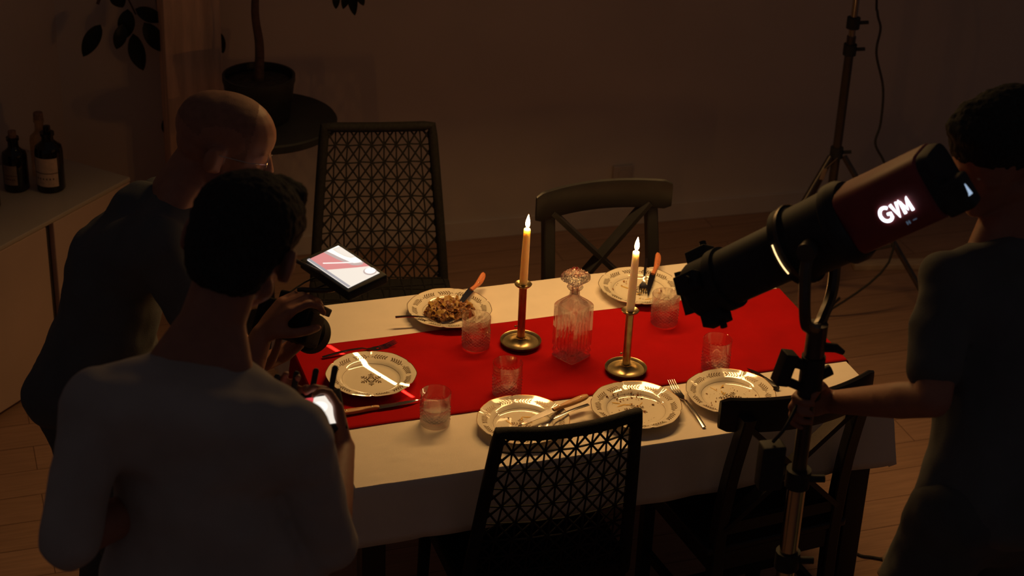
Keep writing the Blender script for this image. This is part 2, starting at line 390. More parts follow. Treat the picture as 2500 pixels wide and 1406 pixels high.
def leaf(base, tip, w):
    base = V(base) - W0; tip = V(tip) - W0; d = tip - base; L = d.length; d.normalize()
    vw = (V(cam.location) - (base + W0)).normalized()
    s = d.cross(vw).normalized(); s = (s + vw * random.uniform(-.35, .35)).normalized(); n = s.cross(d).normalized()
    bm = bmesh.new(); rows = []
    for i in range(11):
        t = i / 10; ww = w * (math.sin(PI * t ** 0.85) ** 0.75) * 0.5 + 0.0008
        c = base + d * L * t + n * (0.012 * math.sin(PI * t))
        rows.append([c - s * ww + n * ww * .18, c - s * ww * .5 + n * ww * 0.02, c, c + s * ww * .5 + n * ww * .02, c + s * ww + n * ww * .18])
    vt = rings(bm, rows, closed=False)
    r = bmesh.ops.solidify(bm, geom=list(bm.faces), thickness=0.0008)
    link('leaf', bm, M['leaf'], pp)
Y = 2.14
for b0, b1, w in [((-1.001, 2.100, 1.050), (-1.068, 2.100, 0.938), 0.055), ((-0.901, 2.140, 1.085), (-0.910, 2.140, 0.981), 0.060), ((-0.923, 2.120, 1.040), (-0.951, 2.120, 0.949), 0.045), ((-0.886, 2.160, 0.987), (-0.858, 2.160, 0.847), 0.060),
                  ((-0.849, 2.130, 1.036), (-0.789, 2.130, 0.923), 0.060), ((-0.874, 2.150, 1.080), (-0.777, 2.150, 1.031), 0.050), ((-0.945, 2.100, 1.179), (-0.922, 2.100, 1.106), 0.055), ((-0.194, 1.800, 1.234), (-0.215, 1.800, 1.152), 0.030), ((-0.180, 1.800, 1.233), (-0.174, 1.800, 1.126), 0.034), ((-0.171, 1.800, 1.232), (-0.143, 1.800, 1.159), 0.028),
                  ((-0.574, 2.190, 0.956), (-0.566, 2.190, 0.878), 0.035), ((-0.787, 2.160, 0.663), (-0.786, 2.160, 0.591), 0.03), ((-0.237, 1.800, 1.229), (-0.240, 1.800, 1.154), 0.026)]:
    leaf(b0, b1, w)
# foliage above the frame keeps the crown believable from elsewhere
for k in range(14):
    an = random.uniform(0, 2 * PI); rr = random.uniform(0.1, 0.3); z = random.uniform(1.62, 1.9)
    b0 = V((pc.x - 0.02 + rr * math.cos(an) * .6, pc.y + 0.05 + rr * math.sin(an) * .5, z))
    leaf(b0, b0 + V((math.cos(an) * .07, math.sin(an) * .07, -0.05)), 0.05)

# ------------------------------------------------------------------ table, cloth, runner
TX, TY, TZ0 = 0.727, 0.464, 0.75
tb = empty('dining_table', (0, 0, 0), 0, 'long dining table with black legs under the white cloth', 'table')
bm = bmesh.new(); box(bm, (0, 0, 0.732), (2 * TX - 0.012, 2 * TY - 0.012, 0.03), None, 0.003); link('tabletop', bm, M['black_wood'], tb)
for sx in (-1, 1):
    for sy in (-1, 1):
        bm = bmesh.new(); box(bm, (sx * (TX - 0.055), sy * (TY - 0.055), 0.358), (0.06, 0.06, 0.716), None, 0.004); link('leg', bm, M['black_wood'], tb)
bm = bmesh.new()
for s in (-1, 1):
    beam(bm, (-TX + 0.09, s * (TY - 0.05), 0.68), (TX - 0.09, s * (TY - 0.05), 0.68), 0.02, 0.07)
    beam(bm, (s * (TX - 0.05), -TY + 0.09, 0.68), (s * (TX - 0.05), TY - 0.09, 0.68), 0.02, 0.07)
link('apron', bm, M['black_wood'], tb)

def nz(p, s): return noise.noise(V(p) * s)
def cloth_surface(name, x0, x1, y0, y1, drop, z, off, mats, nx, ny, wr, hemwave):
    """rectangular cloth laid on the table; sides that pass an edge hang down"""
    bm = bmesh.new()
    dx = [0.0] if drop[0] == 0 else [0]
    def path(lo, hi, dl, dh, n, tl):
        P = []
        if dl > 0:
            for k in range(8): P.append((lo, -dl + dl * k / 8))
            P.append((lo + 0.0005, -0.004)); P.append((lo + 0.004, 0.0))
        else: P.append((lo, 0.0))
        for k in range(1, n): P.append((lo + (hi - lo) * k / n, 0.0))
        if dh > 0:
            P.append((hi - 0.004, 0.0)); P.append((hi - 0.0005, -0.004))
            for k in range(8): P.append((hi, -dh * (k + 1) / 8))
        else: P.append((hi, 0.0))
        return P
    PX = path(x0, x1, drop[0], drop[1], nx, 0); PY = path(y0, y1, drop[2], drop[3], ny, 0)
    rows = []
    for y, zy in PY:
        r = []
        for x, zx in PX:
            d = zx + zy
            if zx < -0.01 and zy < -0.01:
                d = min(zx, zy)
            zz = z + d
            px_, py_ = x, y
            if d < -0.006:
                k = min(1, -d / 0.16)
                wv = 0.006 * nz((x * 3 + y * 5, 3.1, 0), 3.0) + 0.004 * math.sin((x if abs(zy) > abs(zx) else y) * 14 + 1.3)
                if zy < -0.006: py_ += (1 if y > 0 else -1) * (0.012 * k + abs(wv) * k * 2)
                if zx < -0.006: px_ += (1 if x > 0 else -1) * (0.012 * k + abs(wv) * k * 2)
                zz += -d * 0.04 * nz((x * 2 + 5, y * 2, 1), 2.0) * hemwave
            else:
                q = nz((x, y, 0.3), 9) ; q2 = nz((x + 5, y * 3, 0.3), 16)
                zz += wr * max(0, q) ** 2 + wr * 0.6 * max(0, q2 - .25)
            r.append(V((px_, py_, zz + off)))
        rows.append(r)
    rings(bm, rows, closed=False)
    o = link(name, bm, mats)
    sol = o.modifiers.new('thickness', 'SOLIDIFY'); sol.thickness = 0.0012; sol.offset = 1
    for p in o.data.polygons: p.use_smooth = True
    return o
tcl = cloth_surface('tablecloth', -TX, TX, -TY, TY, (0.165, 0.165, 0.160, 0.160), 0.750, 0.0, M['cloth'], 120, 80, 0.0045, 1.0)
tag(tcl, 'cream white tablecloth hanging over the edges of the dining table', 'tablecloth')
run = cloth_surface('table_runner', -TX - 0.004, TX + 0.004, -0.200, 0.236, (0.15, 0.15, 0, 0), 0.7535, 0.0, M['red'], 120, 36, 0.003, 0.3)
for v in run.data.vertices:
    # slightly loose long edges, as cut
    e = 1 if v.co.y > 0.23 else (-1 if v.co.y < -0.195 else 0)
    if e: v.co.y += 0.004 * nz((v.co.x, e, 0), 5)
tag(run, 'red table runner laid along the middle of the white tablecloth', 'runner')
ZC = 0.7525     # cloth top
ZR = 0.7560     # runner top

# ------------------------------------------------------------------ chairs
def xchair():
    t = empty('cross_back_chair', (0, 0, 0)); m = M['black_wood']
    bm = bmesh.new(); box(bm, (0, 0.0, 0.445), (0.42, 0.40, 0.024), None, 0.008); link('seat', bm, m, t)
    for s in (-1, 1):
        bm = bmesh.new(); tube_sq(bm, [(s * 0.185, 0.175, 0.0), (s * 0.185, 0.175, 0.435)], 0.034); link('leg', bm, m, t)
        bm = bmesh.new(); tube_sq(bm, smoothpts([(s * 0.165, -0.235, 0.0), (s * 0.172, -0.195, 0.25), (s * 0.176, -0.185, 0.45), (s * 0.173, -0.205, 0.66), (s * 0.168, -0.252, 0.88)], 4), 0.036); link('leg', bm, m, t)
    bm = bmesh.new()
    for s in (-1, 1):
        beam(bm, (s * 0.185, -0.18, 0.405), (s * 0.185, 0.17, 0.405), 0.018, 0.055)
        beam(bm, (s * 0.178, -0.21, 0.20), (s * 0.185, 0.17, 0.20), 0.016, 0.028)
    beam(bm, (-0.18, 0.178, 0.405), (0.18, 0.178, 0.405), 0.018, 0.055); beam(bm, (-0.17, -0.185, 0.405), (0.17, -0.185, 0.405), 0.018, 0.055)
    beam(bm, (-0.18, 0.0, 0.20), (0.18, 0.0, 0.20), 0.016, 0.028)
    link('seat_frame', bm, m, t)
    # curved top rail
    bm = bmesh.new(); rows = []; n = 22
    for k in range(n + 1):
        u = -1 + 2 * k / n; x = u * 0.222; y = -0.268 + 0.055 * u * u + 0.008
        e = min(1, (1 - abs(u)) / 0.10); hh = 0.050 * (0.80 + 0.20 * math.sin(e * PI / 2)); th = 0.011 * (0.55 + 0.45 * math.sin(e * PI / 2))
        zc = 0.875; row = []
        for j in range(12):
            a = 2 * PI * j / 12; ca, sa = math.cos(a), math.sin(a)
            row.append(V((x, y + th * math.copysign(abs(ca) ** 0.6, ca), zc + hh * math.copysign(abs(sa) ** 0.55, sa))))
        rows.append(row)
    rings(bm, rows, True, True, True); link('top_rail', bm, m, t)
    bm = bmesh.new()
    for s in (-1, 1):
        beam(bm, (s * 0.158, -0.236, 0.845), (-s * 0.165, -0.190, 0.515), 0.014, 0.042, up=(0, -0.99, 0.14))
    for v in bm.verts: pass
    link('cross_slats', bm, m, t)
    bm = bmesh.new(); beam(bm, (-0.165, -0.19, 0.51), (0.165, -0.19, 0.51), 0.018, 0.035); link('back_rail', bm, m, t)
    return t
def tube_sq(bm, pts, w):
    rows = []
    for i, p in enumerate(pts):
        p = V(p); rows.append([p + V((a * w / 2, b * w / 2, 0)) for a, b in ((-.8, -1), (.8, -1), (1, -.8), (1, .8), (.8, 1), (-.8, 1), (-1, .8), (-1, -.8))])
    rings(bm, rows, True, True, True)
c1 = xchair(); c1.location = (0.338, 0.478, 0); c1.rotation_euler = (0, 0, PI)
tag(c1, 'black cross back chair on the far side of the table behind the right candle', 'chair', 'cross back chairs at the table')
c2 = copy_tree(c1); c2.location = (0.380, -0.330, 0); c2.rotation_euler = (0, 0, math.radians(5))
tag(c2, 'black cross back chair on the near side beside the man with the light stand', 'chair', 'cross back chairs at the table')

def wchair():
    t = empty('woven_chair', (0, 0, 0)); m = M['wicker']
    wt, wb, zt, zb = 0.172, 0.212, 0.950, 0.43
    def bp(u, v):
        """point of back surface: u -1..1, v 0..1 from the seat to the top"""
        w = wb + (wt - wb) * (v ** 1.15)
        y = -0.20 - 0.095 * v ** 1.3 - 0.022 * (1 - u * u) * math.sin(PI * min(1, v + .25) / 1.25 * .8 + .2) - 0.008 * math.sin(PI * v)
        return V((u * w, y, zb + (zt - zb) * v - 0.010 * (1 - u * u) * v))
    bm = bmesh.new(); n = 16
    path = [bp(-1, k / n) for k in range(n)] + [bp(-1 + 2 * k / 14, 1) for k in range(15)] + [bp(1, 1 - k / n) for k in range(1, n + 1)]
    tube(bm, path, 0.0165, 10)
    for q in range(0, 160):           # cord wound around the frame
        pass
    link('back_frame', bm, m, t)
    bm = bmesh.new(); NC, NR = 9, 9
    def strand(a, b, r):
        tube(bm, [bp(a[0] + (b[0] - a[0]) * k / 3, a[1] + (b[1] - a[1]) * k / 3) for k in range(4)], r, 5, cap=False)
    U = lambda j: -1 + 2 * j / NC
    Vv = lambda i: i / NR
    for i in range(1, NR):
        for j in range(NC):
            strand((U(j), Vv(i)), (U(j + 1), Vv(i) + (0.004 if j % 2 else -0.004)), 0.0028)
    for j in range(1, NC):
        for i in range(NR): strand((U(j) + 0.012 * (i % 2), Vv(i)), (U(j) + 0.012 * ((i + 1) % 2), Vv(i + 1)), 0.0026)
    for i in range(NR):
        for j in range(NC):
            strand((U(j), Vv(i)), (U(j + 1), Vv(i + 1)), 0.0030); strand((U(j + 1), Vv(i)), (U(j), Vv(i + 1)), 0.0030)
    for i in range(NR):
        for s in (-1, 1):
            strand((s, Vv(i) + 0.02), (s * 0.78, Vv(i + 1)), 0.0016); strand((s, Vv(i + 1) - 0.01), (s * 0.78, Vv(i)), 0.0016)
    link('back_weave', bm, m, t)
    bm = bmesh.new(); box(bm, (0, 0.01, 0.425), (0.46, 0.43, 0.05), None, 0.016); link('seat', bm, m, t)
    bm = bmesh.new()
    for i in range(13):
        x = -0.21 + 0.42 * i / 12; tube(bm, [(x, -0.19, 0.452), (x + (0.03 if i % 2 else -0.03), 0.215, 0.452)], 0.0022, 5)
    for i in range(11):
        y = -0.19 + 0.40 * i / 10; tube(bm, [(-0.215, y, 0.4525), (0.215, y + (0.03 if i % 2 else -0.03), 0.4525)], 0.0022, 5)
    link('seat_weave', bm, m, t)
    for s in (-1, 1):
        for f in (-1, 1):
            bm = bmesh.new(); tube(bm, [(s * 0.205, f * 0.185, 0.41), (s * 0.215, f * 0.205, 0.0)], [0.018, 0.014], 10); link('leg', bm, m, t)
    return t
w1 = wchair(); w1.location = (-0.243, -0.316, 0)
tag(w1, 'black woven cord chair on the near side with its back to the viewer', 'chair', 'woven cord chairs at the table')
w2 = copy_tree(w1); w2.location = (-0.290, 0.950, 0); w2.rotation_euler = (0, 0, PI - math.radians(11))
tag(w2, 'black woven cord chair standing back from the far side of the table', 'chair', 'woven cord chairs at the table')

# ------------------------------------------------------------------ plates
PR = [(0.0, 0.0050), (0.020, 0.0050), (0.045, 0.0051), (0.066, 0.0054), (0.0735, 0.0070), (0.0785, 0.0110), (0.0825, 0.0145), (0.088, 0.0163), (0.100, 0.0190), (0.110, 0.0216), (0.1185, 0.0244), (0.1200, 0.0248)]
def pz(r):
    for (r0, z0), (r1, z1) in zip(PR, PR[1:]):
        if r <= r1: return z0 + (z1 - z0) * (r - r0) / (r1 - r0)
    return PR[-1][1]
def lobe(th):
    a = (th * 6 / (2 * PI)) % 1.0; x = abs(a - 0.5) * 2      # 1 at the notch
    return 1.0 - 0.034 * max(0, (x - 0.88) / 0.12) ** 1.2 - 0.014 * (0.5 - 0.5 * math.cos(PI * x)) + 0.008 * math.cos(4 * PI * (a - .5)) * (1 - x)
def plate_mesh():
    bm = bmesh.new(); n = 240
    rows = []
    prof = PR[1:]
    for r, z in prof:
        k = max(0.0, (r - 0.084) / (0.12 - 0.084)) ** 0.8
        rows.append([V((r * (1 + (lobe(2 * PI * j / n) - 1) * k) * math.cos(2 * PI * j / n), r * (1 + (lobe(2 * PI * j / n) - 1) * k) * math.sin(2 * PI * j / n), z)) for j in range(n)])
    vs = rings(bm, rows, True, True, False)
    for f in bm.faces:
        rr = sum((v.co.xy.length for v in f.verts)) / len(f.verts)
        if rr > 0.1158: f.material_index = 1
    # underside
    und = [(0.1200, 0.0248), (0.1195, 0.0234), (0.100, 0.0162), (0.082, 0.0105), (0.062, 0.0020), (0.060, 0.0), (0.056, 0.0), (0.055, 0.0015), (0.001, 0.0015)]
    rows = []
    for i, (r, z) in enumerate(und):
        k = max(0.0, (r - 0.084) / (0.12 - 0.084)) ** 0.8
        rows.append([V((r * (1 + (lobe(2 * PI * j / n) - 1) * k) * math.cos(2 * PI * j / n), r * (1 + (lobe(2 * PI * j / n) - 1) * k) * math.sin(2 * PI * j / n), z)) for j in range(n)])
    rings(bm, rows, True, False, True)
    bmesh.ops.remove_doubles(bm, verts=list(bm.verts), dist=0.00002)
    bmesh.ops.recalc_face_normals(bm, faces=list(bm.faces))
    for f in bm.faces:
        rr = sum((v.co.xy.length for v in f.verts)) / len(f.verts)
        zz = sum((v.co.z for v in f.verts)) / len(f.verts)
        if f.material_index == 1: continue
    def stroke(pts, w, mi):
        """thin printed stroke hugging the glaze: pts = [(r,theta)]"""
        P = [V((r * math.cos(t), r * math.sin(t), pz(r) + 0.00035)) for r, t in pts]
        for i in range(len(P) - 1):
            d = P[i + 1] - P[i]; s = V((-d.y, d.x, 0)).normalized()
            w0 = w[i] if isinstance(w, list) else w; w1 = w[i + 1] if isinstance(w, list) else w
            q = [P[i] - s * w0 / 2, P[i + 1] - s * w1 / 2, P[i + 1] + s * w1 / 2, P[i] + s * w0 / 2]
            for v in q: v.z = pz(v.xy.length) + 0.00035
            f = bm.faces.new([bm.verts.new(v) for v in q]); f.material_index = mi
            if f.normal.z < 0 or (f.normal_update() or f.normal.z < 0): f.normal_flip()
    def leafp(r, t, dr, dt, L, w):
        """leaf from (r,t) heading (radial dr, tangential dt)"""
        q = math.hypot(dr, dt); dr /= q; dt /= q
        pts = [(r + dr * L * k / 4, t + dt * L * k / 4 / r) for k in range(5)]
        w *= 1.35; stroke(pts, [w * .15, w * .8, w, w * .75, w * .1], 2)
    for s in range(12):
        t0 = 2 * PI * (s + 0.5) / 12 - 0.21 ; dr = 1 if s % 2 else -1
        t0 = 2 * PI * s / 12 + 0.035; span = 0.42; r0 = 0.0985
        g = (1 if s % 2 == 0 else -1)
        base = t0 if g > 0 else t0 + span + 0.03
        stroke([(r0, base + g * span * k / 8) for k in range(9)], 0.0006, 2)
        for k in range(5):
            tt = base + g * span * (0.18 + 0.175 * k); L = 0.0118 - 0.0006 * k
            leafp(r0, tt, 1, g * 0.8, L, 0.0024); leafp(r0, tt - g * 0.02, -1, g * 0.8, L * .92, 0.0024)
        for k in range(7):      # small flower at the foot of the sprig
            a = 2 * PI * k / 7; leafp(r0 + 0.0015 * math.cos(a), base + 0.0015 * math.sin(a) / r0 - g * 0.0, math.cos(a), math.sin(a), 0.0030, 0.0013)
    for s in range(6):
        tn = 2 * PI * s / 6
        stroke([(0.1155, tn), (0.112, tn), (0.1075, tn)], [0.0018, 0.0010, 0.0004], 1)
    stroke([(0.0765, 2 * PI * k / 96) for k in range(97)], 0.0005, 1)
    for s in range(6):          # motif in the middle
        a = 2 * PI * s / 6
        stroke([(0.003, a), (0.026, a)], 0.0007, 2)
        for k in range(3):
            r = 0.007 + 0.007 * k
            leafp(r, a, .8, .75, 0.0088, 0.0024); leafp(r, a, .8, -.75, 0.0088, 0.0024)
        for k in range(5):
            b = 2 * PI * k / 5; leafp(0.0285, a, math.cos(b), math.sin(b), 0.0032, 0.0014)
    return bm
plate0 = link('dinner_plate', plate_mesh(), [M['porcelain'], M['gold'], M['leafprint']], fix=False)
GP = 'leaf patterned dinner plates'
def put_plate(o, x, y, z, rz, label, tilt=0.0):
    o.location = (x, y, z); o.rotation_euler = (tilt, 0, rz)
    return tag(o, label, 'plate', GP)
PA = (-0.5665, 0.010, ZR); PB = (0.060, -0.308, ZC); PC = (-0.262, 0.317, ZC); PD = (0.315, 0.315, ZC); PE = (0.327, -0.309, ZC + 0.0); PF = (-0.247, -0.302, ZC)
put_plate(plate0, *PA, 0.30, 'clean leaf patterned plate crossed by a bright streak of light')
plates = [(PB, 0.52, 'leaf patterned plate with orange crumbs in front of the right candlestick'),
          (PC, 0.10, 'leaf patterned plate holding the leftover pasta'),
          (PD, 0.20, 'leaf patterned plate with fork and knife on the far side behind the right candle'),
          (PE, 0.85, 'leaf patterned plate nearest the right end of the table behind the cross back chair'),
          (PF, 0.45, 'leaf patterned plate with a wooden handled knife lying across its rim on the near side')]
for (x, y, z), rz, lb in plates:
    o = plate0.copy(); C.objects.link(o); put_plate(o, x, y, z, rz, lb)

# crumbs
def crumbs(center, n, seed, label, rmax=0.07, arc=None, size=0.0017):
    rnd = random.Random(seed); bm = bmesh.new()
    for i in range(n):
        if arc and rnd.random() < 0.6:
            a = rnd.uniform(*arc); r = rnd.uniform(0.055, 0.09)
        else:
            a = rnd.uniform(0, 2 * PI); r = rmax * math.sqrt(rnd.random())
        s = size * rnd.choice([0.4, 0.5, 0.6, 0.7, 1.0, 1.7])
        mi = 0 if rnd.random() < .7 else 1
        c = V((r * math.cos(a), r * math.sin(a), pz(r) + s * 0.25))
        q = bmesh.ops.create_icosphere(bm, subdivisions=1, radius=s, matrix=Matrix.Translation(c) @ Euler((rnd.random() * 3, rnd.random() * 3, rnd.random() * 3)).to_matrix().to_4x4() @ Matrix.Diagonal((1.5, 1, .45, 1)))
        for v in q['verts']:
            v.co = c + (v.co - c) * rnd.uniform(.5, 1.3); v.co.z = max(v.co.z, pz(V(v.co).xy.length) + 0.0002)
            for f in v.link_faces: f.material_index = mi
    # thin oily smears
    for i in range(7):
        a = rnd.uniform(0, 2 * PI); r = rnd.uniform(0.015, rmax * .85); L = rnd.uniform(.006, .018); w = rnd.uniform(.001, .003); b = rnd.uniform(0, PI)
        pts = []
        for k in range(8):
            th = 2 * PI * k / 8; x = r * math.cos(a) + L * math.cos(th) * math.cos(b) * rnd.uniform(.7, 1.1) - w * math.sin(th) * math.sin(b); y = r * math.sin(a) + L * math.cos(th) * math.sin(b) + w * math.sin(th) * math.cos(b)
            pts.append(V((x, y, pz(math.hypot(x, y)) + 0.0004)))
        f = bm.faces.new([bm.verts.new(p) for p in pts]); f.material_index = 2
    o = link('food_crumbs', bm, [M['crumb'], M['sauce'], M['oil']]); o.location = (center[0], center[1], center[2] + 0.0003)
    return tag(o, label, 'crumbs', None, 'stuff')
crumbs(PB, 90, 1, 'orange brown crumbs scattered on the plate in front of the right candlestick', 0.072, (0.9, 2.3), 0.0019)
crumbs(PD, 26, 2, 'dark crumbs on the plate behind the right candle', 0.075, (1.5, 3.0), 0.0026)
crumbs(PE, 60, 3, 'fine crumbs on the plate at the right end of the near side', 0.072, None, 0.0015)
crumbs(PF, 24, 4, 'few crumbs on the plate under the wooden handled knife', 0.06, None, 0.0015)

# leftover pasta
def food():
    rnd = random.Random(11); t = empty('pasta_meal', PC, 0, 'heap of leftover pasta with brown meat sauce on a leaf patterned plate', 'food')
    def heap(x, y): return 0.005 + 0.027 * max(0, 1 - (x / 0.070) ** 2 - (y / 0.056) ** 2) ** 0.6
    for nm, n, mi, sz in (('meat_sauce', 420, 'sauce', 0.0065), ('minced_meat', 120, 'meat', 0.0060)):
        bm = bmesh.new()
        for i in range(n):
            a = rnd.uniform(0, 2 * PI); r = math.sqrt(rnd.random()); x = 0.068 * r * math.cos(a) + 0.002; y = 0.054 * r * math.sin(a)
            if nm == 'minced_meat': y = -abs(y) * 0.8 - 0.005
            s = sz * rnd.uniform(.5, 1.2); c = V((x, y, heap(x, y) + rnd.uniform(-.003, .003)))
            q = bmesh.ops.create_icosphere(bm, subdivisions=2, radius=s, matrix=Matrix.Translation(c) @ Euler((rnd.random() * 6, rnd.random() * 6, 0)).to_matrix().to_4x4() @ Matrix.Diagonal((1.5, 1, .7, 1)))
            for v in q['verts']:
                v.co = c + (v.co - c) * (1 + 0.5 * noise.noise(v.co * 260)); v.co.z = max(v.co.z, 0.0054)
        o = link(nm, bm, M[mi], t); o['kind'] = 'stuff'
    bm = bmesh.new()
    for i in range(70):
        a = rnd.uniform(0, 2 * PI); r = math.sqrt(rnd.random()) * .95; x = 0.066 * r * math.cos(a); y = 0.052 * r * math.sin(a)
        c = V((x, y, heap(x, y) + rnd.uniform(.001, .006))); L = rnd.uniform(.008, .019); w = rnd.uniform(.005, .011)
        R = Euler((rnd.uniform(-.6, .6), rnd.uniform(-.6, .6), rnd.uniform(0, 6))).to_matrix()
        rows = []
        for k in range(7):
            u = -1 + k / 3
            rows.append([c + R @ V((u * L, j * w * (1 - .3 * u * u), 0.003 * math.sin(u * 3 + j + i))) for j in (-1, -.3, .3, 1)])
        vs = rings(bm, rows, closed=False)
    for v in bm.verts: v.co.z = max(v.co.z, 0.006)
    bmesh.ops.solidify(bm, geom=list(bm.faces), thickness=0.0012)
    o = link('pasta_sheets', bm, M['pasta'], t); o['kind'] = 'stuff'
food()

# ------------------------------------------------------------------ cutlery
def orient(o, p0, p1, up=(0, 0, 1)):
    p0, p1 = V(p0), V(p1); R = axes(p1 - p0, up)
    o.location = p0; o.rotation_euler = R.to_euler()
def knife(p0, p1, label, hm, curved=False, up=(0, 0, 1), rivets=True, L=None):
    t = empty('table_knife', (0, 0, 0), 0, label, 'knife', 'wooden handled knives')
    L = L or (V(p1) - V(p0)).length; hl = 0.105 * L / 0.215
    bm = bmesh.new(); rows = []
    for k in range(13):
        u = k / 12; x = hl * u
        yy = (0.005 * math.sin(PI * u) - 0.003 * (1 - u) if curved else 0)
        w = 0.0095 * (0.62 + 0.38 * math.sin(PI * min(1, u * 1.2 + .12))) * (1 if u > 0.05 else 0.75); h = 0.0062 * (1 if 0 < k < 12 else .7)
        rows.append([V((x, yy + w * math.copysign(abs(math.cos(a)) ** .7, math.cos(a)), h * math.copysign(abs(math.sin(a)) ** .7, math.sin(a)))) for a in [2 * PI * j / 12 for j in range(12)]])
    rings(bm, rows, True, True, True); hd = link('handle', bm, hm, t)
    if rivets:
        for f in (0.2, 0.82) if not curved else (0.55,):
            bm = bmesh.new(); lathe(bm, [(0.0022, -0.0064), (0.0022, 0.0066), (0.0012, 0.0070)], 12, (hl * f, (0.005 * math.sin(PI * f) - 0.003 * (1 - f)) if curved else 0, 0), cap0=True, cap1=True); link('rivet', bm, M['chrome'], hd)
    bm = bmesh.new(); rows = []
    for k in range(15):
        u = k / 14; x = hl - 0.004 + (L - hl + 0.004) * u
        top = 0.0085 * (1 - u ** 3 * .2); bot = -0.0085 * (1 - u ** 2.2) + 0.0085 * u ** 6
        if u >= 1: top = bot = 0.006
        th = 0.0009
        rows.append([V((x, top, -th)), V((x, bot - 0.0003, 0)), V((x, top, th))])
    rings(bm, rows, True, True, True); link('blade', bm, M['steel'], t)
    orient(t, p0, p1, up); return t
def fork(p0, p1, label, up=(0, 0, 1)):
    """p0 end of the handle, p1 tips of the tines"""
    L = (V(p1) - V(p0)).length
    t = empty('table_fork', (0, 0, 0), 0, label, 'fork', 'steel forks')
    hl = L * 0.70
    def zc(u): return 0.0105 * math.sin(PI * max(0, (u - .55) / .45) ** 0.9) * -1 + 0.004 * math.sin(PI * min(1, u / .6))
    bm = bmesh.new(); rows = []
    for k in range(22):
        u = k / 21; x = hl * u
        w = 0.0048 * (1 - .45 * u) if u < .85 else 0.0026 + 0.009 * ((u - .85) / .15) ** 1.4
        h = 0.0016; z = zc(u * .7)
        rows.append([V((x, -w, z - h * .6)), V((x, 0, z - h)), V((x, w, z - h * .6)), V((x, w, z + h * .6)), V((x, 0, z + h)), V((x, -w, z + h * .6))])
    rings(bm, rows, True, True, True); link('handle', bm, M['steel'], t)
    bm = bmesh.new(); rows = []
    for k in range(6):
        u = .7 + .08 * k / 5; rows.append([V((L * u, s * 0.0115, zc(u) + q * .0011)) for s, q in ((-1, -1), (0, -1.2), (1, -1), (1, 1), (0, .6), (-1, 1))])
    rings(bm, rows, True, True, True)
    for j in range(4):
        yy = -0.0100 + 0.00667 * j
        tube(bm, [(L * u, yy * (1 - .12 * max(0, u - .78) / .22), zc(u)) for u in (.77, .82, .87, .92, .97, 1.0)], [.0018, .0016, .0015, .0014, .0012, .0006], 6)
    link('tines', bm, M['steel'], t)
    orient(t, p0, p1, up); return t
knife((-0.690, -0.135, ZR + 0.0065), (-0.468, -0.128, ZR + 0.0065), 'straight wooden handled knife with two rivets on the red runner', M['handle'])
fork((-0.664, 0.158, ZR + 0.004), (-0.452, 0.186, ZR + 0.010), 'dark fork on the red runner half hidden behind the clean plate')
knife((-0.117, 0.452, 0.7965), (-0.243, 0.305, 0.787), 'curved red brown handled knife resting on the pasta plate', M['handle_red'], True, (0.3, -0.5, 0.8), True, 0.20)
fork((-0.428, 0.286, 0.7845), (-0.262, 0.262, 0.7700), 'fork with a thin steel handle sticking out left of the pasta plate')
knife((0.438, 0.470, 0.7870), (0.318, 0.270, 0.7650), 'curved red brown handled knife lying on the plate behind the right candle', M['handle_red'], True, (0.2, -0.3, 0.9), True)
fork((0.392, 0.455, 0.7860), (0.312, 0.285, 0.7660), 'fork lying on the plate behind the right candle')
knife((-0.055, -0.252, 0.7870), (-0.272, -0.322, 0.7740), 'straight wooden handled knife lying across the near plate beside the woven chair', M['handle'], False, (0, -0.2, 1))
fork((-0.066, -0.290, 0.7850), (-0.262, -0.348, 0.7690), 'thin steel fork lying beside the knife on the near plate', (0, 0, 1))
fork((0.203, -0.425, ZC + 0.003), (0.202, -0.200, ZC + 0.016), 'fork lying between the two right near plates on the white cloth')
knife((0.470, -0.300, ZC + 0.0065), (0.440, -0.178, ZC + 0.0065), 'dark knife lying right of the plate at the right end of the table', M['black_wood'], rivets=False)

# ------------------------------------------------------------------ tumblers
def tumbler_mesh():
    bm = bmesh.new(); n = 180; Ht = 0.092; rows = []
    nz_ = 90
    for i in range(nz_ + 1):
        z = 0.004 + (Ht - 0.004) * i / nz_; row = []
        for j in range(n):
            a = 2 * PI * j / n; r = 0.0385 + 0.0012 * z / Ht
            if 0.010 < z < 0.060:
                k = min(1, (z - 0.010) / 0.004, (0.060 - z) / 0.004)
                r += k * (0.0034 * (abs(math.sin(a * 9 + z * 330)) * abs(math.sin(a * 9 - z * 330))) ** 0.7 - 0.0022)
            row.append(V((r * math.cos(a), r * math.sin(a), z)))
        rows.append(row)
    rows = [[V((0.030 * math.cos(2 * PI * j / n), 0.030 * math.sin(2 * PI * j / n), 0.0)) for j in range(n)], [V((0.0365 * math.cos(2 * PI * j / n), 0.0365 * math.sin(2 * PI * j / n), 0.0012)) for j in range(n)]] + rows
    ins = [(0.0390, Ht + 0.0008), (0.0378, Ht), (0.0366, 0.06), (0.0358, 0.022), (0.033, 0.0165), (0.02, 0.015), (0.001, 0.015)]
    rows += [[V((r * math.cos(2 * PI * j / n), r * math.sin(2 * PI * j / n), z)) for j in range(n)] for r, z in ins]
    rings(bm, rows, True, True, True)
    return bm
tum0 = link('tumbler', tumbler_mesh(), M['glass'])
tl = [((-0.2435, 0.122), ZR, 'textured tumbler left of the left candlestick beside the pasta plate'),
      ((-0.2375, -0.137), ZR, 'empty textured tumbler on the red runner behind the near plate with a knife'),
      ((-0.459, -0.228), ZC, 'textured tumbler half full of water in front of the clean plate'),
      ((0.313, 0.119), ZR, 'textured tumbler behind the right candlestick at the edge of the runner'),
      ((0.350, -0.156), ZR, 'faint textured tumbler behind the plate at the right end')]
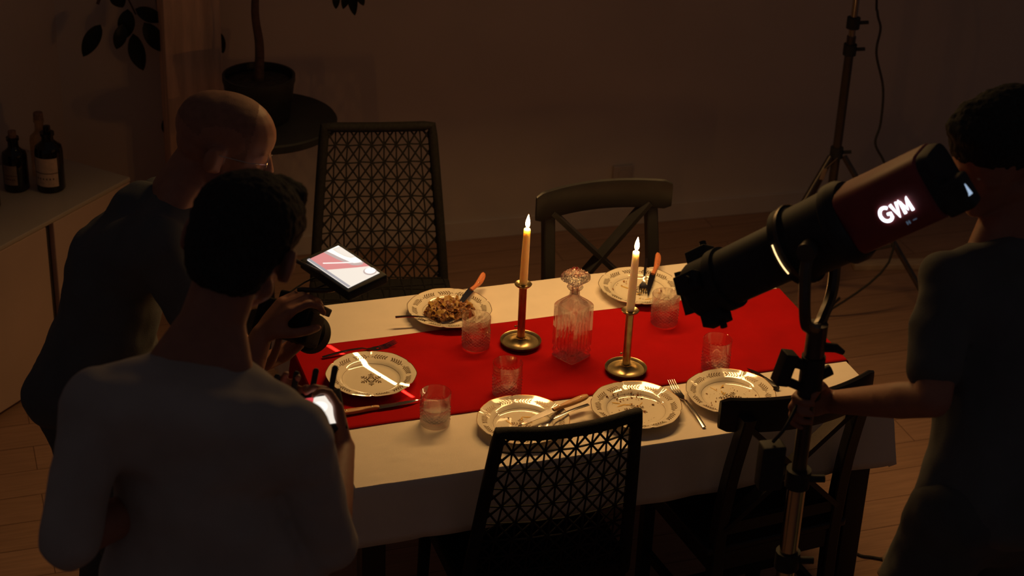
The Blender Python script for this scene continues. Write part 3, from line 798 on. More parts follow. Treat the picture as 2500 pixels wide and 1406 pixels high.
for i, ((x, y), z, lb) in enumerate(tl):
    o = tum0 if i == 0 else tum0.copy()
    if i: C.objects.link(o)
    o.location = (x, y, z); o.rotation_euler = (0, 0, i * 0.7); tag(o, lb, 'glass', 'textured tumblers')
bm = bmesh.new(); lathe(bm, [(0.001, 0.0153), (0.02, 0.0153), (0.0328, 0.0168), (0.0356, 0.0222), (0.0362, 0.052), (0.0355, 0.0515), (0.001, 0.0512)], 64, cap0=True, cap1=True)
wt_ = link('drinking_water', bm, M['water']); wt_.location = (-0.459, -0.228, ZC)
tag(wt_, 'clear water filling the lower half of the tumbler in front of the clean plate', 'water')

# ------------------------------------------------------------------ decanter
def decanter():
    cx, cy = -0.006, 0.008
    t = empty('crystal_decanter', (cx, cy, ZR), math.atan2(-0.95, -0.30) , 'square cut crystal decanter with a glass stopper in the middle of the runner', 'decanter')
    bm = bmesh.new(); n = 160
    def sq(a, half, round_):
        # superellipse with corners on the axes (diamond orientation)
        a2 = a + PI / 4; p = round_
        return half * (abs(math.cos(a2)) ** p + abs(math.sin(a2)) ** p) ** (-1 / p)
    rows = []
    prof = [(0.020, 0, 8), (0.0375, 0.0, 9), (0.0405, 0.004, 9)]
    zs = [0.006 + 0.152 * i / 60 for i in range(61)]
    rows += [[V((sq(2 * PI * j / n, h, p) * math.cos(2 * PI * j / n), sq(2 * PI * j / n, h, p) * math.sin(2 * PI * j / n), z)) for j in range(n)] for h, z, p in prof]
    for z in zs:
        row = []
        for j in range(n):
            a = 2 * PI * j / n; r = sq(a, 0.0408, 9)
            cut = 0
            zt = 0.128 + 0.008 * math.cos(a * 24)
            if z < zt:
                k = min(1, (zt - z) / 0.03); cut = 0.0030 * k * abs(math.sin(a * 10)) ** 0.7
            if z < 0.034: cut += 0.0038 * abs(math.sin(a * 8 + z * 160)) * abs(math.sin(a * 8 - z * 160))
            r -= cut; row.append(V((r * math.cos(a), r * math.sin(a), z)))
        rows.append(row)
    for h, z, p in [(0.0400, 0.161, 8), (0.0375, 0.165, 7), (0.030, 0.172, 5), (0.022, 0.178, 3.4), (0.0155, 0.184, 2.2), (0.0138, 0.190, 2), (0.0136, 0.204, 2), (0.0150, 0.207, 2), (0.0205, 0.209, 2), (0.0222, 0.2125, 2), (0.0205, 0.216, 2), (0.0125, 0.2175, 2), (0.0098, 0.214, 2), (0.0095, 0.196, 2), (0.0105, 0.188, 2), (0.020, 0.174, 3.5), (0.029, 0.166, 5), (0.0335, 0.155, 7), (0.0335, 0.09, 7), (0.0325, 0.03, 7), (0.029, 0.018, 6), (0.012, 0.015, 4)]:
        rows.append([V((sq(2 * PI * j / n, h, p) * math.cos(2 * PI * j / n), sq(2 * PI * j / n, h, p) * math.sin(2 * PI * j / n), z)) for j in range(n)])
    rings(bm, rows, True, True, True)
    link('bottle_body', bm, M['crystal'], t)
    bm = bmesh.new(); rows = []
    for h, z, p in [(0.0088, 0.192, 2), (0.0092, 0.214, 2), (0.0105, 0.221, 2.2), (0.0225, 0.2265, 5), (0.0290, 0.231, 8), (0.0305, 0.236, 9), (0.0305, 0.244, 9), (0.0295, 0.250, 9), (0.0255, 0.2545, 8), (0.018, 0.2545, 6), (0.010, 0.2525, 4), (0.004, 0.2515, 3)]:
        row = []
        for j in range(n):
            a = 2 * PI * j / n; r = sq(a, h, p)
            if 0.225 < z < 0.2535: r -= 0.0014 * abs(math.sin(a * 12))
            zz = z + (0.0020 * abs(math.sin(a * 8)) if z > 0.252 else 0)
            row.append(V((r * math.cos(a), r * math.sin(a), zz)))
        rows.append(row)
    rings(bm, rows, True, True, True)
    link('stopper', bm, M['stopper'], t)
decanter()

# ------------------------------------------------------------------ candlesticks and candles
def candlestick(x, y, label, stem_m, rz):
    t = empty('candlestick', (x, y, ZR), rz, label, 'candlestick', 'brass candlesticks')
    bm = bmesh.new()
    lathe(bm, [(0.001, 0.001), (0.046, 0.001), (0.053, 0.004), (0.0565, 0.012), (0.0575, 0.0125), (0.0565, 0.014), (0.053, 0.0125), (0.049, 0.0075), (0.040, 0.0065), (0.028, 0.009), (0.017, 0.016), (0.0135, 0.0205), (0.0135, 0.023), (0.001, 0.023)], 64, cap0=True, cap1=True); link('dish', bm, M['brass'], t)
    bm = bmesh.new(); lathe(bm, [(0.0105, 0.020), (0.0108, 0.18)], 32, cap0=True, cap1=True); link('stem', bm, stem_m, t)
    bm = bmesh.new(); lathe(bm, [(0.009, 0.176), (0.016, 0.178), (0.022, 0.183), (0.0238, 0.1865), (0.0225, 0.188), (0.014, 0.184), (0.0108, 0.185), (0.0108, 0.188), (0.001, 0.188)], 48, cap0=True, cap1=True); link('drip_pan', bm, M['brass'], t)
    bm = bmesh.new(); tube(bm, [(-0.010, 0, 0.060), (-0.017, 0, 0.060)], 0.0012, 8); tube(bm, [(-0.017, 0, 0.060), (-0.018, 0, 0.060), (-0.0215, 0, 0.060)], [0.002, 0.0034, 0.002], 10); link('push_knob', bm, M['brass'], t)
    return t
copper = mat('reddish_brass_stem', (0.34, 0.12, 0.05), 0.35, 0.85, var=0.25, scale=30)
K1 = (-0.1195, 0.104); K2 = (0.109, -0.108)
candlestick(*K1, 'brass candlestick with a reddish stem left of the crystal decanter', copper, 0.2)
candlestick(*K2, 'brass candlestick standing right of the crystal decanter', M['brass'], 0.2)
def candle(x, y, z0, z1, lean, label, col):
    t = empty('taper_candle', (x, y, z0), 0, label, 'candle', 'lit taper candles')
    h = z1 - z0
    bm = bmesh.new()
    prof = [(0.0105, 0), (0.0112, 0.012), (0.0107, h * .5), (0.0090, h - 0.004), (0.0088, h - 0.0012), (0.0078, h), (0.0060, h - 0.0014), (0.001, h - 0.0022)]
    rows = []
    for i, (r, z) in enumerate(prof):
        rows.append([V((lean[0] * z / h + r * math.cos(2 * PI * k / 40), lean[1] * z / h + r * math.sin(2 * PI * k / 40), z)) for k in range(40)])
    # denser rings for a smooth taper
    rings(bm, rows, True, True, True)
    link('wax_body', bm, col, t)
    bx, by = lean
    bm = bmesh.new(); tube(bm, [(bx, by, h - 0.003), (bx + .0004, by, h + 0.004), (bx + .0014, by, h + 0.0095)], 0.0007, 6); link('wick', bm, M['wick'], t)
    bm = bmesh.new(); rows = []
    for k in range(16):
        u = k / 15; r = 0.0062 * (math.sin(PI * u ** 0.62) ** 0.85) * (1 - .15 * u) + 0.0001
        rows.append([V((bx + 0.001 + 0.0015 * u * u + r * math.cos(2 * PI * j / 20), by + r * math.sin(2 * PI * j / 20), h + 0.004 + 0.038 * u)) for j in range(20)])
    rings(bm, rows, True, True, True); link('flame', bm, M['flame'], t)
wax2 = mat('pale_candle_wax', (1.0, 0.93, 0.82), 0.45, var=0.03, scale=20, Subsurface_Weight=1.0, Subsurface_Scale=0.06, Subsurface_Radius=(1.0, 0.6, 0.3))
candle(K1[0], K1[1], ZR + 0.186, 1.108, (0.004, 0.0), 'orange taper candle burning in the left candlestick', M['wax'])
candle(K2[0], K2[1], ZR + 0.186, 1.116, (0.004, 0.0), 'pale taper candle burning in the right candlestick', wax2)

# ------------------------------------------------------------------ organic bodies
def hull(bm, parts):
    """convex hull around ellipsoids [(centre, radii or r, rotation or None)]"""
    vs = []
    for c, r, R in parts:
        rad = (r, r, r) if isinstance(r, (int, float)) else r
        m = Matrix.Translation(V(c)) @ (R.to_4x4() if R else Matrix.Identity(4)) @ Matrix.Diagonal((*rad, 1))
        q = bmesh.ops.create_uvsphere(bm, u_segments=20, v_segments=13, radius=1, matrix=m); vs += q['verts']
    res = bmesh.ops.convex_hull(bm, input=vs, use_existing_faces=False)
    junk = [g for g in res['geom_interior'] if isinstance(g, bmesh.types.BMVert)] + [g for g in res['geom_unused'] if isinstance(g, bmesh.types.BMVert)]
    # drop the original sphere faces, keep the hull
    keep = {f for f in res['geom'] if isinstance(f, bmesh.types.BMFace)}
    vset = set(vs)
    old = [f for f in bm.faces if f not in keep and f.verts[0] in vset]
    bmesh.ops.delete(bm, geom=old, context='FACES_ONLY')
    loose = [v for v in vs if v.is_valid and not v.link_faces]
    bmesh.ops.delete(bm, geom=loose, context='VERTS')

def organic(name, prims, voxel, mats, parent, it=6, disp=0.0, dscale=10, colorfn=None, fac=0.5):
    tot = bmesh.new()
    me = bpy.data.meshes.new('tmp')
    for parts in prims:
        b = bmesh.new(); hull(b, [(p[0], p[1], p[2] if len(p) > 2 else None) for p in parts])
        bmesh.ops.recalc_face_normals(b, faces=list(b.faces))
        tm = bpy.data.meshes.new('t'); b.to_mesh(tm); b.free(); tot.from_mesh(tm); bpy.data.meshes.remove(tm)
    tot.to_mesh(me); tot.free()
    o = bpy.data.objects.new('tmp', me); C.objects.link(o)
    r = o.modifiers.new('r', 'REMESH'); r.mode = 'VOXEL'; r.voxel_size = voxel; r.adaptivity = 0
    s = o.modifiers.new('s', 'SMOOTH'); s.factor = fac; s.iterations = it
    dg = bpy.context.evaluated_depsgraph_get(); dg.update()
    ev = o.evaluated_get(dg); nm = bpy.data.meshes.new_from_object(ev)
    bpy.data.objects.remove(o); bpy.data.meshes.remove(me)
    nm.name = name
    if disp:
        ns = [v.normal.copy() for v in nm.vertices]
        for v, n in zip(nm.vertices, ns):
            v.co += n * disp * (noise.noise(v.co * dscale) + 0.5 * noise.noise(v.co * dscale * 2.3 + V((7, 1, 3))))
    nm.materials.clear()
    for m in (mats if isinstance(mats, (list, tuple)) else [mats]): nm.materials.append(m)
    for p in nm.polygons:
        p.use_smooth = True
        if colorfn: p.material_index = colorfn(p.center)
    ob = bpy.data.objects.new(name, nm); C.objects.link(ob)
    if parent: ob.parent = parent; ob.matrix_local = pm(parent).inverted()
    return ob

def head_parts(c, fwd, up, sc=1.0, chin=1.0):
    """returns prims, and the local-to-world function; local x right, y forward, z up (metres)"""
    f = V(fwd).normalized(); x = f.cross(V(up)).normalized(); u = x.cross(f)
    R = Matrix((x, f, u)).transposed(); c = V(c)
    L = lambda a, b, d: c + R @ (V((a, b, d)) * sc)
    S = lambda *r: tuple(q * sc for q in r)
    P = []
    P.append([(L(0, -0.022, 0.035), S(.074, .082, .072), R), (L(0, 0.030, 0.030), S(.066, .062, .066), R)])     # cranium
    P.append([(L(0, -0.045, 0.0), S(.062, .048, .05), R), (L(0, 0.0, 0.0), S(.068, .06, .06), R)])
    P.append([(L(0, 0.003, 0.034), S(.0745, .101, .078), R)]); P.append([(L(0, 0.028, 0.020), S(.068, .072, .080), R)])
    P.append([(L(0, 0.035, -0.005), S(.062, .055, .05), R), (L(0, 0.045, -0.065), S(.044, .042, .035), R), (L(0, 0.078, -0.092), S(.022, .016, .014), R)])   # face and jaw
    P.append([(L(-.05, 0.01, -0.055), S(.014, .02, .02), R), (L(.05, 0.01, -0.055), S(.014, .02, .02), R), (L(0, 0.075, -0.095), S(.02, .014, .012), R)])   # jaw line
    P.append([(L(-.030, 0.080, 0.020), S(.020, .010, .007), R), (L(.030, 0.080, 0.020), S(.020, .010, .007), R)])  # brow
    P.append([(L(0, 0.092, 0.010), S(.007, .008, .008), R), (L(0, 0.108, -0.028), S(.012, .010, .008), R), (L(0, 0.090, -0.034), S(.017, .010, .007), R)])  # nose
    P.append([(L(-.013, 0.092, -0.056), S(.012, .007, .004), R), (L(.013, 0.092, -0.056), S(.012, .007, .004), R)])
    P.append([(L(-.010, 0.091, -0.065), S(.011, .007, .005), R), (L(.010, 0.091, -0.065), S(.011, .007, .005), R)])
    P.append([(L(-.038, 0.070, -0.015), S(.014, .012, .014), R), (L(-.045, 0.05, -0.02), S(.014, .014, .014), R)])
    P.append([(L(.038, 0.070, -0.015), S(.014, .012, .014), R), (L(.045, 0.05, -0.02), S(.014, .014, .014), R)])
    for s in (-1, 1):
        P.append([(L(s * .077, -0.010, 0.012), S(.006, .016, .012), R), (L(s * .074, -0.002, -0.026), S(.006, .010, .010), R), (L(s * .090, -0.020, -0.004), S(.006, .014, .028), R)])  # ears
    return P, L, R

def hand(w, f, n, side, curl=(0.5, 0.8, 0.6), spread=0.12, sc=1.0):
    """w wrist, f towards the fingers, n way the palm faces, side +1/-1 thumb side = side * f x n"""
    w = V(w); f = V(f).normalized(); n = (V(n) - f * V(n).dot(f)).normalized(); s = f.cross(n) * side
    P = []; k = sc
    P.append([(w, 0.021 * k), (w + (f * .04 + s * .012) * k, 0.017 * k), (w + (f * .082 + s * .028) * k, 0.0115 * k), (w + (f * .080 - s * .028) * k, 0.0105 * k), (w + (f * .03 - s * .02) * k, 0.014 * k)])
    P.append([(w + (f * .015 + s * .02 + n * .004) * k, 0.016 * k), (w + (f * .045 + s * .030 + n * .006) * k, 0.013 * k)])
    Ls = [(.042, .026, .020), (.046, .029, .021), (.043, .027, .020), (.034, .021, .018)]
    for i in range(4):
        q = (0.0285 - 0.019 * i); b = w + (f * (.086 - .003 * abs(i - 1)) + s * q) * k
        ang = 0; sp = spread * (1.5 - i) * 0.5; pts = [b]; rad = [0.0098, 0.0092, 0.0084, 0.0074] if i < 3 else [0.0088, 0.0082, 0.0076, 0.0068]
        for j in range(3):
            ang += curl[j] * (1 + 0.06 * i)
            d = (f * math.cos(ang) + n * math.sin(ang) + s * sp).normalized()
            pts.append(pts[-1] + d * Ls[i][j] * k)
        for j in range(3): P.append([(pts[j], rad[j] * k), (pts[j + 1], rad[j + 1] * k)])
    b = w + (f * .028 + s * .032 + n * .006) * k
    d1 = (f * .60 + s * .62 + n * .45).normalized(); d2 = (f * .72 + s * .10 + n * .65).normalized(); d3 = (f * .65 - s * .25 + n * .7).normalized()
    p1 = b + d1 * .040 * k; p2 = p1 + d2 * .032 * k; p3 = p2 + d3 * .024 * k
    P += [[(b, 0.014 * k), (p1, 0.0112 * k)], [(p1, 0.0112 * k), (p2, 0.0104 * k)], [(p2, 0.0104 * k), (p3, 0.0085 * k)]]
    return P

def limb(a, b, c, ra, rb, rc):
    m = V(a).lerp(V(b), .35); q = V(b).lerp(V(c), .3)
    return [[(a, ra), (m, ra * .97)], [(m, ra * .97), (b, rb)], [(b, rb), (q, rb * 1.04)], [(q, rb * 1.04), (c, rc)]]

def person(name, label, base, J, skin, top_m, hand_specs, hair=None, headspec=None, sleeve=0.75, sc=1.0, bald=False, coat=0.0, wide=1.0, hump=None):
    t = empty(name, base, 0, label, 'person')
    P, L, R = head_parts(J['head'], headspec[0], headspec[1], headspec[2])
    nb = V(J['neck']); sk = V(J['head'])
    nt_ = L(0, -0.030, -0.045)
    body = list(P)
    body.append([(nb, (0.064, 0.064, 0.04), None), (nt_, 0.060)])
    sL, sR = (V(J['shL']) - nb).normalized(), (V(J['shR']) - nb).normalized()
    body.append([(nb.lerp(nt_, .45), 0.052), (nb + sL * .075, 0.040), (nb + sR * .075, 0.040)])
    shL, shR, chest, hipc = V(J['shL']), V(J['shR']), V(J['chest']), V(J['hip'])
    ax = (shR - shL).normalized(); spine = (nb - hipc).normalized(); fw = spine.cross(ax).normalized() * -1
    Rt = Matrix((ax, ax.cross(spine).normalized() * -1, spine)).transposed()
    # torso
    body.append([(nb - spine * .05, (.085, .06, .04), Rt), (shL, .052), (shR, .052)])
    body.append([(shL, .056), (shR, .056), (chest, (.155, .100, .09), Rt)])
    wst = chest.lerp(hipc, .55)
    body.append([(chest, (.155, .100, .09), Rt), (wst, (.135, .095, .08), Rt)])
    body.append([(wst, (.135, .095, .08), Rt), (hipc, (.155, .110, .09), None)])
    for s in ('L', 'R'):
        body += limb(J['sh' + s], J['el' + s], J['wr' + s], .048, .038, .025)
        hp, kn, an = V(J['hp' + s]), V(J['kn' + s]), V(J['an' + s])
        body += [[(hp, .088), (hp.lerp(kn, .5), .075)], [(hp.lerp(kn, .5), .075), (kn, .055)], [(kn, .055), (kn.lerp(an, .3), .056)], [(kn.lerp(an, .3), .056), (an, .036)]]
    for h in hand_specs: body += h
    cf = None
    if bald:
        def cf(c):
            q = R.transposed() @ (V(c) - V(J['head']))
            return 1 if (q.z > 0.012 - 0.35 * q.y and q.y < 0.055 and q.length < .14 and abs(q.x) < 0.0765 and q.z > -.06) else 0
    b = organic('body', body, 0.0052, [skin, M['stubble']], t, it=3, colorfn=cf)
    for s in (-1, 1):
        bmv = bmesh.new(); bmesh.ops.create_uvsphere(bmv, u_segments=16, v_segments=12, radius=0.0115, matrix=Matrix.Translation(L(s * .030, 0.0765, -0.002)))
        e = link('eye', bmv, M['eye'], b); e.matrix_local = Matrix.Identity(4)
    # shirt
    k = 0.014; sh = []
    sh.append([(nb - spine * .045, (.092, .068, .042), Rt), (shL, .062), (shR, .062)])
    sh.append([(shL, .068), (shR, .068), (chest, (.172, .118, .10), Rt)])
    sh.append([(chest, (.172, .118, .10), Rt), (wst, (.158 * wide, .118, .09), Rt)])
    sh.append([(wst, (.158 * wide, .118, .09), Rt), (hipc, (.172 * wide, .128, .085 + coat), None)])
    if hump: sh += hump
    for s in ('L', 'R'):
        a, b2, c = V(J['sh' + s]), V(J['el' + s]), V(J['wr' + s])
        if sleeve <= 1:
            e = a.lerp(b2, sleeve); sh.append([(a, .063), (a.lerp(e, .5), .062)]); sh.append([(a.lerp(e, .5), .062), (e, .058)])
        else:
            e = b2.lerp(c, sleeve - 1); sh.append([(a, .063), (a.lerp(b2, .5), .060)]); sh.append([(a.lerp(b2, .5), .060), (b2, .052)]); sh.append([(b2, .052), (e, .040)])
    organic('shirt', sh, 0.008, top_m, t, it=6, disp=0.010, dscale=9)
    tr = []
    tr.append([(hipc, (.162, .118, .09), None), (V(J['hpL']), .098), (V(J['hpR']), .098)])
    for s in ('L', 'R'):
        hp, kn, an = V(J['hp' + s]), V(J['kn' + s]), V(J['an' + s])
        tr += [[(hp, .100), (hp.lerp(kn, .5), .088)], [(hp.lerp(kn, .5), .088), (kn, .070)], [(kn, .070), (an + V((0, 0, .02)), .056)]]
    organic('trousers', tr, 0.009, M['trouser'], t, it=6, disp=0.008, dscale=10)
    for s in ('L', 'R'):
        an = V(J['an' + s]); d = V(J['foot']).normalized()
        organic('shoe', [[((an.x, an.y, .05), .042), ((an.x + d.x * .14, an.y + d.y * .14, .032), (.046, .046, .030)), ((an.x - d.x * .05, an.y - d.y * .05, .036), .036)]], 0.007, M['shoe'], t, it=4)
    if hair:
        organic('hair', hair(L, R), 0.005, M['hair'], t, it=3, disp=0.0032, dscale=75)
    return t, L, R

def short_hair(quiff=0.02, sc=1.0):
    def fn(L, R):
        S = lambda *r: tuple(q * sc for q in r)
        P = []
        P.append([(L(0, -0.024, 0.040), S(.085, .094, .083), R), (L(0, 0.034, 0.052), S(.078, .064, .066), R)])
        P.append([(L(0, 0.000, 0.046), S(.078, .104, .080), R)])
        P.append([(L(0, -0.050, 0.004), S(.078, .062, .055), R), (L(0, -0.056, -0.042), S(.064, .046, .032), R)])
        P.append([(L(0, 0.070, 0.078), S(.056, .034, .028), R), (L(0.01, 0.050 + quiff, 0.098), S(.046, .036, .022), R)])
        for i in range(26 if quiff > 0 else 0):
            a = random.uniform(-1, 1); b = random.uniform(-1, 1)
            c = V((a * .05, .055 + quiff * .8 + b * .02, .095 - abs(a) * .02)); P.append([(L(*c), .008), (L(c.x * 1.1, c.y + .030, c.z + .012 * random.random()), .003)])
        return P
    return fn

# ---- front man (back to the viewer) holding a small monitor
JF = dict(head=(-1.062, -0.965, 1.683), neck=(-1.153, -1.034, 1.527), shL=(-1.366, -1.104, 1.466), shR=(-1.011, -1.223, 1.412), chest=(-1.190, -1.117, 1.325), hip=(-1.150, -1.190, 1.00),
          elL=(-1.444, -1.209, 1.243), wrL=(-1.03, -0.905, 1.195), elR=(-0.959, -1.202, 1.138), wrR=(-0.866, -0.940, 1.188),
          hpL=(-1.25, -1.17, 0.94), hpR=(-1.06, -1.23, 0.94), knL=(-1.25, -1.13, 0.50), knR=(-1.05, -1.20, 0.50), anL=(-1.26, -1.17, 0.09), anR=(-1.05, -1.25, 0.09), foot=(0.4, 0.9, 0))
hL = hand(JF['wrL'], (0.55, 0.65, 0.35), (0.5, -0.2, 0.8), -1, (0.3, 0.5, 0.5))
hR = hand(JF['wrR'], (0.02, 0.75, 0.66), (-0.95, 0.15, 0.1), -1, (0.35, 0.75, 0.7))
person('person', 'man in a dim grey T shirt seen from behind holding a small monitor', (-1.15, -1.2, 0), JF, M['skin_dark'], M['shirt_grey'], [hL, hR], short_hair(0.026, 1.19), ((0.50, 0.80, -0.40), (0.22, 0.05, 1), 1.19), 0.98, wide=1.2, hump=[[((-1.188, -1.100, 1.314), 0.10), ((-1.025, -1.149, 1.281), 0.06), ((-1.022, -1.192, 1.099), 0.07), ((-1.321, -1.145, 1.104), 0.07)]])

# ---- bald man with the camera
JB = dict(head=(-0.967, -0.172, 1.551), neck=(-1.067, -0.177, 1.458), shL=(-1.092, -0.026, 1.345), shR=(-1.147, -0.351, 1.398), chest=(-1.216, -0.160, 1.272), hip=(-1.297, -0.215, 0.971),
          elL=(-0.99, -0.02, 1.04), wrL=(-0.914, -0.248, 0.997), elR=(-0.988, -0.426, 1.053), wrR=(-0.922, -0.367, 1.152),
          hpL=(-1.33, -0.02, 0.90), hpR=(-1.33, -0.20, 0.90), knL=(-1.26, -0.01, 0.50), knR=(-1.24, -0.23, 0.50), anL=(-1.33, -0.02, 0.09), anR=(-1.31, -0.25, 0.09), foot=(0.95, -0.2, 0))
CB = V((-0.835, -0.303, 1.131)); CD = (V((-0.53, 0.06, 0.76)) - CB).normalized()
hR = hand(JB['wrR'], (0.62, 0.10, 0.62), (0.75, 0.15, -0.55), -1, (0.45, 0.8, 0.6), sc=1.05)
hL = hand(JB['wrL'], (0.80, -0.10, 0.42), (-0.25, 0.1, 0.9), 1, (0.25, 0.5, 0.5))
tB, LB, RB = person('person', 'bald man with eyeglasses and black top leaning in with a video camera', (-1.3, -0.12, 0), JB, M['skin'], M['shirt_black'], [hL, hR], None, ((0.93, -0.20, -0.30), (0.1, 0, 1), 1.13), 0.85, bald=True, coat=0.02, hump=[[((-1.151, -0.159, 1.378), 0.085), ((-1.205, -0.139, 1.271), 0.10), ((-1.087, -0.163, 1.386), 0.05)], [((-1.214, -0.142, 1.263), 0.10), ((-1.259, -0.155, 1.100), 0.10)]])
bm = bmesh.new()
for s in (-1, 1):
    tube(bm, [LB(s * .031 + 0.021 * math.cos(2 * PI * k / 24), 0.094, -0.002 + 0.018 * math.sin(2 * PI * k / 24)) for k in range(25)], 0.0011, 6)
    tube(bm, [LB(s * .052, 0.092, 0.004), LB(s * .079, 0.06, 0.008), LB(s * .088, -0.01, 0.010), LB(s * .088, -0.03, -0.005)], 0.0012, 6)
tube(bm, [LB(-.010, 0.097, 0.004), LB(0, 0.104, 0.007), LB(.010, 0.097, 0.004)], 0.0011, 6)
link('eyeglasses', bm, M['chrome'], tB, world=True)

# ---- right man holding the light stand
PT = V((0.130, -1.056, 1.396)); WRH = (PT.x + 0.078, PT.y + 0.040, 1.178)
JR = dict(head=(0.510, -1.057, 1.761), neck=(0.544, -1.078, 1.589), shR=(0.737, -1.044, 1.421), shL=(0.373, -1.137, 1.513), chest=(0.524, -1.155, 1.366), hip=(0.435, -1.337, 1.082),
          elL=(0.279, -1.295, 1.338), wrL=WRH, elR=(0.723, -1.190, 1.224), wrR=(0.580, -1.357, 1.143),
          hpL=(0.347, -1.342, 1.070), hpR=(0.522, -1.319, 1.002), knL=(0.27, -1.25, 0.52), knR=(0.50, -1.20, 0.52), anL=(0.28, -1.30, 0.09), anR=(0.55, -1.27, 0.09), foot=(-0.9, 0.4, 0))
JR['shL'], JR['shR'] = JR['shL'], JR['shR']
hL = hand(JR['wrL'], (-0.97, -0.04, 0.14), (-0.05, -0.98, 0.0), 1, (0.75, 1.05, 0.8), sc=1.0)
hR = hand(JR['wrR'], (-0.25, -0.1, -0.95), (-0.8, 0.2, 0.0), 1, (0.3, 0.4, 0.3))
person('person', 'dark haired man in black clothes at the right edge gripping the light stand', (0.5, -1.0, 0), JR, M['skin_dark'], M['shirt_black'], [hL, hR], short_hair(-0.012, 1.12), ((-0.93, -0.12, -0.28), (0, 0, 1), 1.10), 0.72)

# ------------------------------------------------------------------ camera rig of the bald man
rig = empty('video_camera', CB, 0, 'black video camera held by the bald man with a lit monitor on an arm', 'camera')
RC = axes(CD, (0, 0, 1))
def rl(a, b, c): return RC @ V((a, b, c))       # a along the lens, b left, c up
bm = bmesh.new(); box(bm, rl(-0.045, 0.0, 0.0), (0.075, 0.13, 0.085), RC, 0.010); box(bm, rl(-0.03, -0.055, -0.005), (0.085, 0.035, 0.08), RC, 0.012); box(bm, rl(-0.035, 0.005, 0.055), (0.05, 0.05, 0.028), RC, 0.008); link('camera_body', bm, M['matte_black'], rig)
bm = bmesh.new()
prof = [(0.033, -0.01), (0.035, 0.0), (0.035, 0.035), (0.038, 0.038), (0.038, 0.060), (0.036, 0.063), (0.042, 0.075), (0.048, 0.082), (0.049, 0.118), (0.047, 0.120), (0.044, 0.116), (0.040, 0.095), (0.001, 0.093)]
rows = [[rl(z, r * math.cos(2 * PI * k / 40), r * math.sin(2 * PI * k / 40)) for k in range(40)] for r, z in prof]
rings(bm, rows, True, True, True); ln = link('lens', bm, M['matte_black'], rig)
bm = bmesh.new(); rows = [[rl(z, r * math.cos(2 * PI * k / 40), r * math.sin(2 * PI * k / 40)) for k in range(40)] for r, z in [(0.039, 0.096), (0.030, 0.100), (0.015, 0.103), (0.001, 0.104)]]
rings(bm, rows, True, False, True); link('front_glass', bm, M['lens'], ln)
bm = bmesh.new(); beam(bm, rl(0.06, -0.045, 0.055), rl(0.075, 0.02, 0.065), 0.02, 0.045, up=rl(1, 0, 0), bev=0.004); beam(bm, rl(0.0, 0, 0.07), rl(0.07, -0.02, 0.06), 0.012, 0.01); link('matte_flag', bm, M['black_plastic'], rig)
# monitor lying nearly flat above the camera
mq = [V(q) for q in ((-0.795, -0.272, 1.280), (-0.709, -0.233, 1.290), (-0.645, -0.381, 1.283), (-0.728, -0.417, 1.273))]
mc = sum(mq, V()) / 4; mu = (mq[2] - mq[1]).normalized(); mv = (mq[0] - mq[1]); mv = (mv - mu * mv.dot(mu)).normalized(); mn = mu.cross(mv) ; 
if mn.z < 0: mn = -mn
mW = ((mq[2] - mq[1]).length + (mq[3] - mq[0]).length) / 2; mH = ((mq[1] - mq[0]).length + (mq[2] - mq[3]).length) / 2
RM = Matrix((mu, mn.cross(mu), mn)).transposed()
bm = bmesh.new(); box(bm, mc - mn * 0.013 - CB, (mW + 0.030, mH + 0.022, 0.024), RM, 0.005); mon = link('monitor', bm, M['black_plastic'], rig)
bm = bmesh.new(); box(bm, mc - mn * 0.040 - mu * 0.005 - CB, (mW * .55, mH * .6, 0.030), RM, 0.004); link('battery', bm, M['black_plastic'], mon)
def screen(parent, origin, mc, ax, ay, W, Hh, n, polys, name='screen'):
    bm = bmesh.new()
    for i, (mi, pts) in enumerate(polys):
        vs = [bm.verts.new(mc + ax * (x * W / 2) + ay * (y * Hh / 2) + n * (0.0004 + 0.00025 * i) - origin) for x, y in pts]
        f = bm.faces.new(vs); f.material_index = mi; f.normal_update()
        if f.normal.dot(n) < 0: f.normal_flip()
    return link(name, bm, [M['s_white'], M['s_cream'], M['s_red'], M['s_grey'], M['s_shade'], M['s_beige'], M['s_redhot']], parent, smooth=False, fix=False)
def ell(cx, cy, rx, ry, a0=0, a1=2 * PI, n=24): return [(cx + rx * math.cos(a0 + (a1 - a0) * k / n), cy + ry * math.sin(a0 + (a1 - a0) * k / n)) for k in range(n if a1 - a0 > 6.2 else n + 1)]
ay = (mq[1] - mq[2]) * 0 + (mq[0] - mq[1]).normalized() * -1
